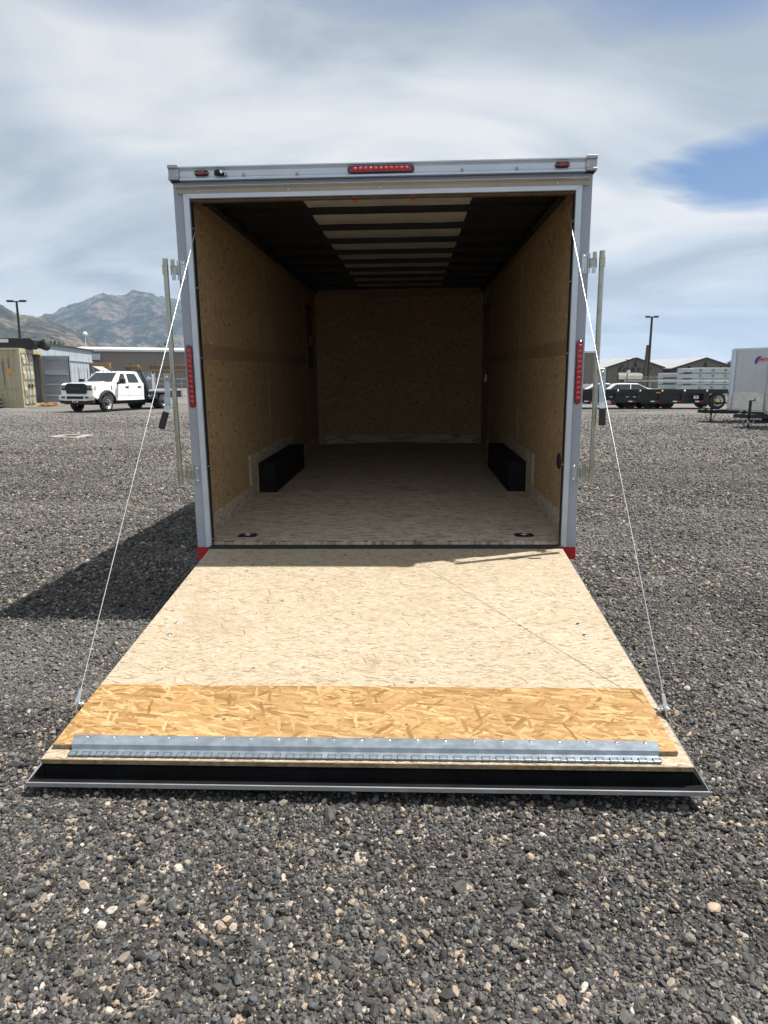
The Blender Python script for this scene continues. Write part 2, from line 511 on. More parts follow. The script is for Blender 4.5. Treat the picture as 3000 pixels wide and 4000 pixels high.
STONES = [(0.0, (0.017, 0.0165, 0.0165)), (0.22, (0.036, 0.034, 0.032)), (0.48, (0.067, 0.063, 0.057)), (0.66, (0.069, 0.075, 0.084)), (0.80, (0.120, 0.113, 0.104)),
          (0.89, (0.185, 0.158, 0.128)), (0.95, (0.33, 0.25, 0.175)), (1.0, (0.42, 0.385, 0.345))]
gb = MB()
ext = [-9000, -2000, -500, -120, -40, -12, 0, 12, 40, 120, 500, 2000, 9000]
gb.grid([[(x, y, 0) for x in ext] for y in ext], False)
ground = gb.build('gravel_ground', gravel_material(), kind='structure')


def stone_material():
    m = bpy.data.materials.new('gravel_stone')
    m.use_nodes = True
    t = NT(m.node_tree)
    b = m.node_tree.nodes['Principled BSDF']
    a = t.n('ShaderNodeAttribute', attribute_type='INSTANCER', attribute_name='tone').outputs['Fac']
    c = t.ramp(a, STONES)
    du = t.n('ShaderNodeAttribute', attribute_type='INSTANCER', attribute_name='dust').outputs['Fac']
    c = t.mix(du, c, (0.162, 0.155, 0.146))
    tc = t.n('ShaderNodeTexCoord').outputs['Object']
    c = t.mix(1.0, c, t.ramp(t.noise(tc, 3.0, 5, 0.7), [(0.3, 0.72), (0.7, 1.25)]), 'MULTIPLY')
    m.node_tree.links.new(c, b.inputs['Base Color'])
    b.inputs['Roughness'].default_value = 0.72
    b.inputs['Specular IOR Level'].default_value = 0.4
    return m


def value_noise(seed):
    g = np.random.default_rng(seed)
    tab = g.random((256, 256))

    def f(x, y):
        xi, yi = np.floor(x).astype(int), np.floor(y).astype(int)
        u, v = x - xi, y - yi
        u, v = u * u * (3 - 2 * u), v * v * (3 - 2 * v)
        a = tab[xi % 256, yi % 256]
        b = tab[(xi + 1) % 256, yi % 256]
        c = tab[xi % 256, (yi + 1) % 256]
        d = tab[(xi + 1) % 256, (yi + 1) % 256]
        return a * (1 - u) * (1 - v) + b * u * (1 - v) + c * (1 - u) * v + d * u * v
    return f


def scatter_gravel():
    """loose stones of the yard surface: one object, nobody could count them"""
    sm = stone_material()
    src = bpy.data.collections.new('stone_shapes')
    for k in range(7):
        bm = bmesh.new()
        bmesh.ops.create_icosphere(bm, subdivisions=2 if k < 3 else 1, radius=0.5)
        fl = 0.55 + 0.08 * k
        cuts = [(Vector(rng.normal(size=3)).normalized(), 0.26 + 0.12 * rng.random()) for _ in range(6)]
        for v in bm.verts:
            for nrm, dd in cuts:
                q = v.co.dot(nrm)
                if q > dd:
                    v.co -= nrm * (q - dd)
            v.co += Vector(rng.normal(size=3)) * 0.02
            v.co.z *= min(1.0, fl)
        me = bpy.data.meshes.new('stone')
        bm.to_mesh(me)
        bm.free()
        me.materials.append(sm)
        src.objects.link(bpy.data.objects.new('stone', me))
    pts, scl, ton, rot, dst = [], [], [], [], []
    bands = [(1.35, 2.2, 12000, 0.0108), (2.2, 3.6, 9500, 0.0118), (3.6, 5.2, 6000, 0.0138), (5.2, 8.0, 2900, 0.0172), (8, 13, 1000, 0.0235), (13, 22, 300, 0.031), (22, 38, 70, 0.042)]
    mids, logd = [0.5 * (b[0] + b[1]) for b in bands] + [38.5], [math.log(b[2]) for b in bands] + [0.0]
    vn = value_noise(77)
    for d0, d1, dens, size in bands:
        hw = d1 * 0.62 + 0.35
        dmax = math.exp(np.interp(d0, mids, logd))
        n = int(dmax * (d1 - d0) * 2 * hw)
        d = rng.uniform(d0, d1, n)
        d = d[rng.random(n) < np.exp(np.interp(d, mids, logd)) / dmax]
        n = len(d)
        x = rng.uniform(-hw, hw, n)
        ok = np.abs(x) < d * 0.62 + 0.3
        d, x = d[ok], x[ok]
        P = np.stack([CAM.x + CR.x * x + CF.x * d, CAM.y + CR.y * x + CF.y * d], 1)
        # nothing under the trailer and the covered part of the ramp
        ok = ~((np.abs(P[:, 0]) < 1.0) & (P[:, 1] > -1.9) & (P[:, 1] < 7))
        P = P[ok]
        k = len(P)
        low = vn(P[:, 0] * 0.9 + 50, P[:, 1] * 1.6 + 50) * 0.6 + vn(P[:, 0] * 3.1 + 90, P[:, 1] * 4.3 + 20) * 0.4
        s = size * np.exp(rng.normal(0, 0.42, k)) * (0.72 + 0.55 * low)
        big = rng.random(k) < 0.006
        s[big] *= rng.uniform(1.5, 2.3, big.sum())
        s = np.minimum(s, 0.045 + 0.03 * (d0 > 10))
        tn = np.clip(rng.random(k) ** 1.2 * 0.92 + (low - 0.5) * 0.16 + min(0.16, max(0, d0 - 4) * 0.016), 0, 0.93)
        light = (rng.random(k) < 0.085) | (big & (rng.random(k) < 0.5))
        tn[light] = rng.uniform(0.84, 1.0, light.sum())
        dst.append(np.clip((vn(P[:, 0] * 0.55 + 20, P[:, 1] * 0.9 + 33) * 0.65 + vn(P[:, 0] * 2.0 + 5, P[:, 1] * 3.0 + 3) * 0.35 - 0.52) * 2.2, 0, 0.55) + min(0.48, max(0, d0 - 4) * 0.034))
        pts.append(np.column_stack([P, s * rng.uniform(-0.08, 0.30, k)]))
        scl.append(s)
        ton.append(tn)
        rot.append(np.column_stack([rng.normal(0, 0.5, k), rng.normal(0, 0.5, k), rng.uniform(0, 6.28, k)]))
    pts, scl, ton, rot = np.concatenate(pts), np.concatenate(scl), np.concatenate(ton), np.concatenate(rot)
    dst = np.concatenate(dst) * rng.uniform(0.6, 1.2, len(pts))
    n = len(pts)
    sc3 = scl[:, None] * np.column_stack([rng.uniform(0.8, 1.5, n), rng.uniform(0.75, 1.1, n), rng.uniform(0.7, 1.05, n)])
    me = bpy.data.meshes.new('loose_gravel')
    me.vertices.add(n)
    me.vertices.foreach_set('co', pts.astype(np.float32).ravel())
    for nm, typ, arr, key in (('tone', 'FLOAT', ton, 'value'), ('dust', 'FLOAT', dst, 'value'), ('sc3', 'FLOAT_VECTOR', sc3, 'vector'), ('rot3', 'FLOAT_VECTOR', rot, 'vector')):
        me.attributes.new(nm, typ, 'POINT').data.foreach_set(key, arr.astype(np.float32).ravel())
    me.materials.append(sm)
    ob = bpy.data.objects.new('loose_gravel', me)
    COL.objects.link(ob)
    ob['kind'] = 'stuff'
    ob['label'], ob['category'] = 'loose crushed gravel lying over the yard', 'gravel'
    ng = bpy.data.node_groups.new('scatter', 'GeometryNodeTree')
    ng.interface.new_socket('Geometry', in_out='INPUT', socket_type='NodeSocketGeometry')
    ng.interface.new_socket('Geometry', in_out='OUTPUT', socket_type='NodeSocketGeometry')
    t = NT(ng)
    gi, go = t.n('NodeGroupInput'), t.n('NodeGroupOutput')
    ci = t.n('GeometryNodeCollectionInfo', i={'Collection': src, 'Separate Children': True, 'Reset Children': True})
    sca = t.n('GeometryNodeInputNamedAttribute', data_type='FLOAT_VECTOR', i={'Name': 'sc3'})
    ro = t.n('GeometryNodeInputNamedAttribute', data_type='FLOAT_VECTOR', i={'Name': 'rot3'})
    e2r = t.n('FunctionNodeEulerToRotation', i={0: ro.outputs[0]})
    ip = t.n('GeometryNodeInstanceOnPoints', i={'Points': gi.outputs[0], 'Instance': ci.outputs[0], 'Pick Instance': True, 'Rotation': e2r.outputs[0], 'Scale': sca.outputs[0]})
    ng.links.new(ip.outputs[0], go.inputs[0])
    ob.modifiers.new('scatter', 'NODES').node_group = ng
    print('stones', n)


scatter_gravel()


def ridged(x, y, seed, octs=6):
    o, a, tot = 0, 1.0, 0
    for k in range(octs):
        n = value_noise(seed + k)(x * 2 ** k, y * 2 ** k)
        o = o + a * (1 - np.abs(2 * n - 1))
        tot += a
        a *= 0.52
    return o / tot


def mountain_mat(name, rock, scrub, dark, z0, z1):
    m = bpy.data.materials.new(name)
    m.use_nodes = True
    t = NT(m.node_tree)
    b = m.node_tree.nodes['Principled BSDF']
    tc = t.n('ShaderNodeTexCoord').outputs['Object']
    n1 = t.noise(t.mapping(tc, scale=(1, 1, 0.55)), 0.006, 10, 0.66, 0.5)
    n2 = t.noise(tc, 0.022, 8, 0.7, 0.3)
    f = t.math('ADD', t.math('MULTIPLY', n1, 0.65), t.math('MULTIPLY', n2, 0.4))
    c = t.ramp(f, [(0.46, dark), (0.53, scrub), (0.58, rock), (0.66, tuple(min(1, r_ * 1.35) for r_ in rock))])
    m.node_tree.links.new(c, b.inputs['Base Color'])
    b.inputs['Roughness'].default_value = 0.95
    b.inputs['Specular IOR Level'].default_value = 0.1
    bn = t.n('ShaderNodeBump', i={'Strength': 0.8, 'Distance': 30.0, 'Height': n2})
    m.node_tree.links.new(bn.outputs[0], b.inputs['Normal'])
    return m


def mountain(name, crest, dcrest, dfoot, m, seed, rough=0.2, nu=640, nv=130, back=0.35):
    xs = np.array([c[0] for c in crest], float)
    hs = np.array([c[1] for c in crest], float)
    us = np.linspace(xs[0], xs[-1], nu)
    ch = np.interp(us, xs, hs)
    ch = np.convolve(np.pad(ch, 4, 'edge'), np.ones(9) / 9, 'valid') * 0.5 + ch * 0.5
    rows = []
    for j in range(nv):
        v = j / (nv - 1) * (1 + back)          # 0 foot, 1 crest, beyond: the far slope
        d = dfoot + (dcrest - dfoot) * v
        px = np.array([at(u, 1490, d)[:] for u in us])
        crest_px = np.array([at(u, 1490, dcrest)[:] for u in us])
        prof = v ** 1.25 if v <= 1 else max(0, 1 - (v - 1) / back * 0.8)
        H = (1490 - ch) / FPX * dcrest + CAM.z
        sc_ = 3.2 / dcrest * 2.4
        nz = ridged(px[:, 0] * sc_ + 7, px[:, 1] * sc_ * 0.55 + 3, seed)
        w = 4 * v * max(0, (1.25 - v)) if v < 1.25 else 0
        edge = 1.0 - abs(v - 1) * 2 if abs(v - 1) < 0.5 else 0
        z = H * prof * (1 + rough * 3.4 * (nz - 0.62) * min(1, w) * (1 - 0.85 * max(0, edge))) + H * 0.075 * (ridged(px[:, 0] * sc_ * 6, px[:, 1] * sc_ * 6, seed + 20, 4) - 0.6)
        z = np.maximum(z, -2) if j else z * 0 - 3
        rows.append([(px[i, 0], px[i, 1], z[i]) for i in range(nu)])
    return MB().grid(rows).build(name, m, kind='structure')


FAR_ROCK = mountain_mat('far_rock', (0.125, 0.103, 0.09), (0.034, 0.040, 0.029), (0.015, 0.020, 0.018), 0, 600)
NEAR_ROCK = mountain_mat('near_rock', (0.150, 0.112, 0.088), (0.058, 0.055, 0.036), (0.020, 0.025, 0.018), 0, 300)
mountain('mountain_range', [(-1500, 1290), (-900, 1240), (-400, 1270), (0, 1260), (120, 1262), (200, 1239), (225, 1233), (262, 1214), (330, 1196), (372, 1175), (400, 1161), (430, 1160), (470, 1171),
                            (512, 1172), (540, 1157), (566, 1149), (590, 1156), (603, 1154), (640, 1174), (680, 1180), (720, 1190), (800, 1230), (950, 1290), (1200, 1380), (1500, 1440), (1750, 1488)],
         5200, 3000, FAR_ROCK, 5, 0.2)
mountain('foothill_ridge', [(-1600, 1250), (-1100, 1190), (-600, 1215), (-250, 1165), (-60, 1180), (0, 1195), (40, 1206), (80, 1229), (110, 1231), (150, 1231), (190, 1244), (240, 1262), (300, 1290),
                            (350, 1312), (400, 1345), (440, 1385), (520, 1430), (640, 1470), (760, 1489)], 2700, 1500, NEAR_ROCK, 31, 0.22)

# ------------------------------------------------------------------ the cargo trailer (its own axes: x across, y towards the nose, z up from the ramp hinge)
TM = Matrix(((0.9999439, -0.0022687, -0.0103441, 0), (0.0021146, 0.9998870, -0.0148823, 0), (0.0103767, 0.0148596, 0.9998357, 0.41), (0, 0, 0, 1)))
T = thing('cargo_trailer', 'large silver enclosed cargo trailer seen from behind with its wooden ramp door lowered', 'trailer', mw=TM)
HW, HI, L = 1.295, 1.255, 6.15
for s in (-1, 1):
    MB().box(*sorted((s * 1.268, s * HW)), 0.062, L, -0.09, 2.405).build('side_wall', M['white_skin'], T)
    # nose
    MB().add([(s * HW, L + .002, -.09), (0, L + 0.55, -.09), (0, L + 0.52, -.09), (s * 1.268, L + .002, -.09), (s * HW, L + .002, 2.405), (0, L + 0.55, 2.405), (0, L + 0.52, 2.405), (s * 1.268, L + .002, 2.405)],
             [(0, 1, 2, 3), (4, 5, 6, 7), (0, 1, 5, 4), (1, 2, 6, 5), (2, 3, 7, 6), (3, 0, 4, 7)]).build('nose_wall', M['white_skin'], T)
MB().prism([(-HW, 0.064), (HW, 0.064), (HW, L), (0, L + 0.56), (-HW, L)], 2.407, 2.428, 'z').build('roof', M['alum'], T)
# floor: slopes up a little from the sill
MB().add([(-1.266, 0.035, 0.028), (1.266, 0.035, 0.028), (1.266, 1.6, 0.075), (-1.266, 1.6, 0.075), (1.266, L, 0.075), (0, L + .5, 0.075), (-1.266, L, 0.075),
          (-1.266, 0.035, -.0), (1.266, 0.035, -.0), (1.266, 1.6, 0.045), (-1.266, 1.6, 0.045)],
         [(0, 1, 2, 3), (3, 2, 4, 5, 6), (7, 8, 1, 0), (7, 10, 9, 8)]).build('floor', M['floor'], T, recalc=False)
MB().box(-1.266, 1.266, 0.064, L, -0.16, -0.02).box(-.5, -.42, 0.1, L + 1.0, -.26, -.162).box(.42, .5, 0.1, L + 1.0, -.26, -.162).build('chassis', M['black'], T)
for s in (-1, 1):
    seams = [0.062, 2.44, 4.88, 6.02]
    for a, b in zip(seams[:-1], seams[1:]):
        if s > 0 and a > 4:
            b = 5.28
        MB().box(*sorted((s * HI, s * 1.266)), a + .002, b - .002, 0.03, 2.40).build('wall_panel', M['wall_side'], T)
    for yy in seams[1:3]:
        MB().box(*sorted((s * (HI - .004), s * (HI - .0005))), yy - .012, yy + .012, 0.23, 2.26).build('seam_strip', M['strip'], T)
    MB().box(*sorted((s * (HI - .006), s * (HI - .0008))), 0.07, 6.0 if s < 0 else 5.27, 1.278, 1.375).build('wall_band', M['ply'], T)
    MB().box(*sorted((s * (HI - .006), s * (HI - .0008))), 0.07, 6.0, 2.262, 2.392).build('top_band', M['ply'], T)
    MB().box(*sorted((s * (HI - .009), s * (HI - .0008))), 0.066, 1.42, 0.02, 0.185).build('kick_board', M['kick'], T)
    MB().box(*sorted((s * (HI - .009), s * (HI - .0008))), 1.424, 3.7, 0.05, 0.46).build('kick_board', M['kick'], T)
    MB().box(*sorted((s * (HI - .009), s * (HI - .0008))), 3.704, 6.0 if s < 0 else 5.27, 0.05, 0.21).build('kick_board', M['kick'], T)
    MB().box(*sorted((s * (HI - .022), s * (HI - .0095))), 1.43, 1.47, 0.20, 0.475).build('wood_strip', M['strip'], T)
    wb = MB().box(*sorted((s * 1.075, s * (HI - .0095))), 1.69, 3.40, 0.078, 0.355).build('wheel_box', M['carpet'], T, bevel=0.006)
    et = MB().box(*sorted((s * 1.066, s * (HI - .0098))), 1.676, 1.688, 0.0765, 0.0835)
    et.box(*sorted((s * (HI - .024), s * (HI - .0125))), 1.676, 1.688, 0.084, 0.35).box(*sorted((s * 1.062, s * 1.0735)), 1.69, 3.40, 0.0765, 0.083)
    et.box(*sorted((s * (HI - .022), s * (HI - .0125))), 1.69, 3.4, 0.3565, 0.362).build('edge_trim', M['strip'], wb)
    # front panels of the V nose inside
    MB().add([(s * HI, 6.03, .06), (s * .004, 6.33, .06), (s * .004, 6.345, .06), (s * HI, 6.045, .06), (s * HI, 6.03, 2.40), (s * .004, 6.33, 2.40), (s * .004, 6.345, 2.40), (s * HI, 6.045, 2.40)],
             [(0, 1, 2, 3), (4, 5, 6, 7), (0, 1, 5, 4), (1, 2, 6, 5), (2, 3, 7, 6), (3, 0, 4, 7)]).build('front_panel', M['wall_front'], T)
    MB().add([(s * HI, 6.022, .06), (s * .004, 6.322, .06), (s * .004, 6.329, .06), (s * HI, 6.029, .06), (s * HI, 6.022, .20), (s * .004, 6.322, .20), (s * .004, 6.329, .20), (s * HI, 6.029, .20)],
             [(0, 1, 2, 3), (4, 5, 6, 7), (0, 1, 5, 4), (1, 2, 6, 5), (2, 3, 7, 6), (3, 0, 4, 7)]).build('front_kick_board', M['kick'], T)
    MB().add([(s * HI, 6.022, 2.28), (s * .004, 6.322, 2.28), (s * .004, 6.329, 2.28), (s * HI, 6.029, 2.28), (s * HI, 6.022, 2.40), (s * .004, 6.322, 2.40), (s * .004, 6.329, 2.40), (s * HI, 6.029, 2.40)],
             [(0, 1, 2, 3), (4, 5, 6, 7), (0, 1, 5, 4), (1, 2, 6, 5), (2, 3, 7, 6), (3, 0, 4, 7)]).build('front_top_band', M['ply'], T)
MB().box(-.09, .09, 6.300, 6.318, .2, 2.28).build('centre_post', M['wall_front'], T)
# side door at the nose end of the right wall
sdoor = MB().box(HI + .002, 1.266, 5.30, 6.0, 0.10, 2.08).build('side_door', M['wall_side'], T)
MB().box(HI - .004, HI + .001, 5.284, 5.298, 0.08, 2.10).box(HI - .004, HI + .001, 5.30, 6.0, 2.085, 2.10).build('door_gasket', M['rubber'], sdoor)
MB().box(HI - .03, HI + .001, 5.36, 5.39, 1.02, 1.12).bar((HI - .03, 5.375, 1.04), (HI - .03, 5.45, 1.04), .014, .02).build('door_handle', M['alum_dull'], sdoor)
MB().lathe([(0.0, -.012), (0.035, -.012), (0.05, 0)], 16, (HI - .002, 5.42, 2.17), 'x').build('light_switch', M['strip'], T)
bp = MB().box(-HI + .001, -HI + .02, 5.05, 5.52, 1.22, 2.08).build('breaker_board', M['bark'], T)
MB().box(-HI + .021, -HI + .026, 5.40, 5.46, 1.9, 2.0).build('warning_label', M['red_tape'], bp)
MB().box(-HI + .021, -HI + .024, 5.2, 5.4, 1.55, 1.68).build('label_plate', M['alum_dull'], bp)
# round vent in the right wall
vt = MB().lathe([(0.0, -.002), (0.034, -.002), (0.036, -.008), (0.052, -.010), (0.058, -.004), (0.058, 0.0)], 24, (HI - .001, .42, .53), 'x')
vt.build('wall_vent', M['black_matt'], T)
# ceiling: soft liner bellying between steel roof bows
bows = [0.36 + 0.61 * k for k in range(10)]


def liner(x0, x1, nx, amp, rip):
    ys = np.linspace(0.07, 6.3, 150)
    rows = []
    for y in ys:
        k = ((y - 0.36) / 0.61) % 1.0
        rows.append([(x, y, 2.397 - amp * math.sin(PI * k) ** 2 - rip * (0.5 + 0.5 * math.sin(x * 9 + y * 5) * math.cos(y * 7.3 - x * 4))) for x in np.linspace(x0, x1, nx)])
    return MB().grid(rows)


liner(-1.25, -0.585, 12, 0.004, 0.002).build('ceiling_liner', M['liner_dark'], T)
liner(0.625, 1.25, 12, 0.004, 0.002).build('ceiling_liner', M['liner_dark'], T)
liner(-0.583, 0.623, 26, 0.014, 0.005).build('ceiling_insulation', M['liner_light'], T, 'pale roof insulation showing between the black bows')
for yb in bows:
    MB().box(-1.248, 1.248, yb - .022, yb + .022, 2.350, 2.394).build('roof_bow', M['bow'], T)
for s in (-1, 1):
    MB().box(*sorted((s * 1.19, s * 1.247)), 0.2, 6.0, 2.325, 2.337).build('ceiling_rail', M['bow'], T)
for x in (-0.17, 0.20):
    MB().lathe([(0.0, -.018), (0.014, -.016), (0.02, 0.0)], 10, (x, .14, 2.385), 'z').box(x - .016, x + .016, .125, .155, 2.245, 2.37).build('cord_end', M['orange'], T)
# ramp spring tube with its cable drums
MB().cyl((-1.2, .22, 2.315), (1.2, .22, 2.315), .026, n=14).build('spring_tube', M['black'], T)
for s in (-1, 1):
    d = MB()
    for a, b, r_ in ((1.005, 1.02, .052), (1.02, 1.165, .036), (1.165, 1.18, .052)):
        d.cyl((s * a, .22, 2.305), (s * b, .22, 2.305), r_, n=18)
    d.build('cable_drum', M['black'], T)

# rear frame
for s in (-1, 1):
    p = MB().box(*sorted((s * 1.232, s * HW)), 0, .06, -.088, 2.344).box(*sorted((s * 1.205, s * 1.2318)), 0.012, .06, -.088, 2.344)
    rp = p.build('rear_post', M['frame'], T, bevel=0.003, seg=2)
    MB().box(*sorted((s * 1.2135, s * 1.2965)), -.003, .0, -.0875, .0).build('reflective_tape', M['red_tape'], rp)
    MB().prism([(s * 1.195, 0.002), (s * 1.2315, 0.002), (s * 1.2315, 2.2845), (s * 1.195, 2.2475)], -.014, .0115, 'y').build('jamb_trim', M['alum'], T, bevel=0.002)
    MB().box(*sorted((s * 1.1925, s * 1.2045)), 0.0125, .062, .0, 2.24).build('door_seal', M['rubber'], T)
    for z in (0.05, 0.56, 1.28, 1.72, 2.08):
        MB().dome((s * 1.192, .03, z), (-s, 0, 0), .006, .004, 8).build('seal_screw', M['plate_clear'], T)
MB().prism([(-1.195, 2.2475), (1.195, 2.2475), (1.2315, 2.2845), (-1.2315, 2.2845)], -.014, .0115, 'y').build('head_trim', M['alum'], T, bevel=0.002)
MB().box(-1.2, 1.2, .0125, .062, 2.236, 2.2445).build('head_seal', M['bark'], T)
MB().box(-1.2315, 1.2315, .0005, .0595, 2.2855, 2.344).build('header', M['frame'], T)
MB().prism([(-.016, 2.3455), (-.034, 2.3475), (-.034, 2.358), (-.024, 2.3605), (-.022, 2.366), (-.024, 2.369), (-.024, 2.402), (-.021, 2.405), (-.024, 2.408), (-.026, 2.414), (-.038, 2.418), (-.038, 2.425),
            (.062, 2.4285), (.062, 2.3455)], -1.2415, 1.2415, 'x').build('top_rail', M['alum'], T, recalc=True)
for s in (-1, 1):
    cc = MB().prism([(-.030, 2.352), (-.044, 2.350), (-.044, 2.366), (-.032, 2.368), (-.032, 2.414), (-.047, 2.417), (-.047, 2.4355), (.08, 2.4355), (.08, 2.352)], *sorted((s * 1.243, s * 1.309)), 'x')
    cc.prism([(1.2955 * s, 2.351), (1.309 * s, 2.351), (1.2955 * s, 2.335)], -.03, .08, 'y')
    co = cc.build('corner_cap', M['alum_dull'], T, bevel=0.002)
    for z in (2.378, 2.401):
        MB().dome((s * 1.255, -.032, z), (0, -1, 0), .0065, .004, 8).build('rivet', M['plate_clear'], co)
    mk = MB().prism([(s * 1.102 + u, 2.386 + v) for u, v in stadium(.088, .032)], -.034, -.0245, 'y').build('marker_light', M['black_matt'], T)
    MB().prism([(s * 1.102 + u, 2.386 + v) for u, v in stadium(.056, .024)], -.044, -.0342, 'y').build('lens', M['red_lens'], mk, bevel=.004, seg=2)
    for u in (-.034, .034):
        MB().dome((s * 1.102 + u, -.0342, 2.386), (0, -1, 0), .0045, .004, 8).build('screw', M['plate_clear'], mk)
gp = [(.0, 2.272), (-.014, 2.274), (-.018, 2.284), (-.022, 2.296), (-.040, 2.304), (-.048, 2.3095), (-.046, 2.313), (-.036, 2.310), (-.012, 2.301), (.0, 2.300)]
gt = MB().prism(gp, -1.268, 1.268, 'x').build('rain_gutter', M['gutter'], T)
for x in (-1.13, -.57, .0, .52, 1.08):
    MB().dome((x, -.020, 2.286), (0, -1, .15), .007, .006, 8).build('gutter_screw', M['plate_clear'], gt)
for x in (-.84, -.51, .50, .83):
    MB().dome((x, -.0238, 2.374), (0, -1, 0), .011, .006, 10).build('rail_bolt', M['alum_dull'], T)
lb = MB().prism([(u + .005, 2.386 + v) for u, v in stadium(.408, .040)], -.037, -.0245, 'y').build('brake_light', M['black_matt'], T)
MB().prism([(u + .005, 2.386 + v) for u, v in stadium(.396, .033)], -.041, -.0372, 'y').build('lens', M['red_lens'], lb)
for k in range(11):
    x = .005 + (k - 5) * .0315
    MB().dome((x, -.0412, 2.386), (0, -1, 0), .0135, .008, 12).build('light_diode', M['red_led'], lb)
for s in (-1, 1):
    tl = MB().prism([(s * 1.2615 + u, 1.159 + v) for u, v in stadium(.040, .404)], -.008, -.0008, 'y').build('tail_light', M['black_matt'], T)
    MB().prism([(s * 1.2615 + u, 1.159 + v) for u, v in stadium(.034, .398)], -.013, -.0082, 'y').build('lens', M['red_lens'], tl, bevel=.003)
    for k in range(11):
        MB().dome((s * 1.2615, -.0132, 1.159 + (k - 5) * .0325), (0, -1, 0), .0125, .006, 12).build('light_diode', M['red_led'], tl)
cm = MB().prism([(-1.022, 2.372), (-.952, 2.366), (-.945, 2.380), (-.960, 2.386), (-.985, 2.398), (-1.02, 2.40)], -.040, -.0245, 'y').build('reversing_camera', M['black'], T, bevel=.003)
MB().bar((-1.0, -.041, 2.388), (-.972, -.072, 2.382), .03, .026).build('camera_body', M['black_matt'], cm, bevel=.003)
MB().cyl((-.972, -.072, 2.382), (-.967, -.078, 2.381), .009, n=12).build('camera_lens', M['chrome'], cm)
MB().dome((-.954, -.0405, 2.374), (0, -1, 0), .006, .004, 8).build('screw', M['plate_clear'], cm)

# sill
MB().box(-1.204, 1.204, -.033, .034, -.05, .008).box(-1.204, 1.204, -.033, -.012, .008, .014).build('rear_sill', M['rubber'], T, bevel=.003)
sm_ = MB()
for k in range(90):
    x = rng.uniform(-1.18, 1.18)
    w_, d_ = rng.uniform(.006, .04), rng.uniform(.003, .014)
    y0 = .035 + rng.uniform(0, .012)
    z0 = .0285 + (y0 + d_) * .03
    sm_.add([(x, y0, z0), (x + w_, y0 + rng.uniform(-.003, .003), z0), (x + w_ * .8, y0 + d_, z0 + .001), (x + w_ * .2, y0 + d_ * .8, z0 + .001)], [(0, 1, 2, 3)])
sm_.build('sealant_smear', M['rubber'], T, kind='stuff')
for s in (-1, 1):
    x, y, z = s * 0.985 - .005, .20, .034
    dr = MB().prism([(x + u * .066, y + v * .046) for u, v in ((-1, -.6), (-.72, -1), (.72, -1), (1, -.6), (1, .6), (.72, 1), (-.72, 1), (-1, .6))], z - .002, z + .004, 'z').build('tie_down', M['black'], T)
    MB().lathe([(.030, .0042), (.026, -.0005), (.014, .0), (0, .0015)], 16, (x, y, z + .0006), 'z').build('tie_down_dish', M['chrome'], dr)
    MB().lathe([(.028 + .0045 * math.cos(a), .0075 + .0045 * math.sin(a)) for a in np.linspace(0, 2 * PI, 9)], 18, (x, y, z + .002), 'z').build('ring', M['zinc'], dr)

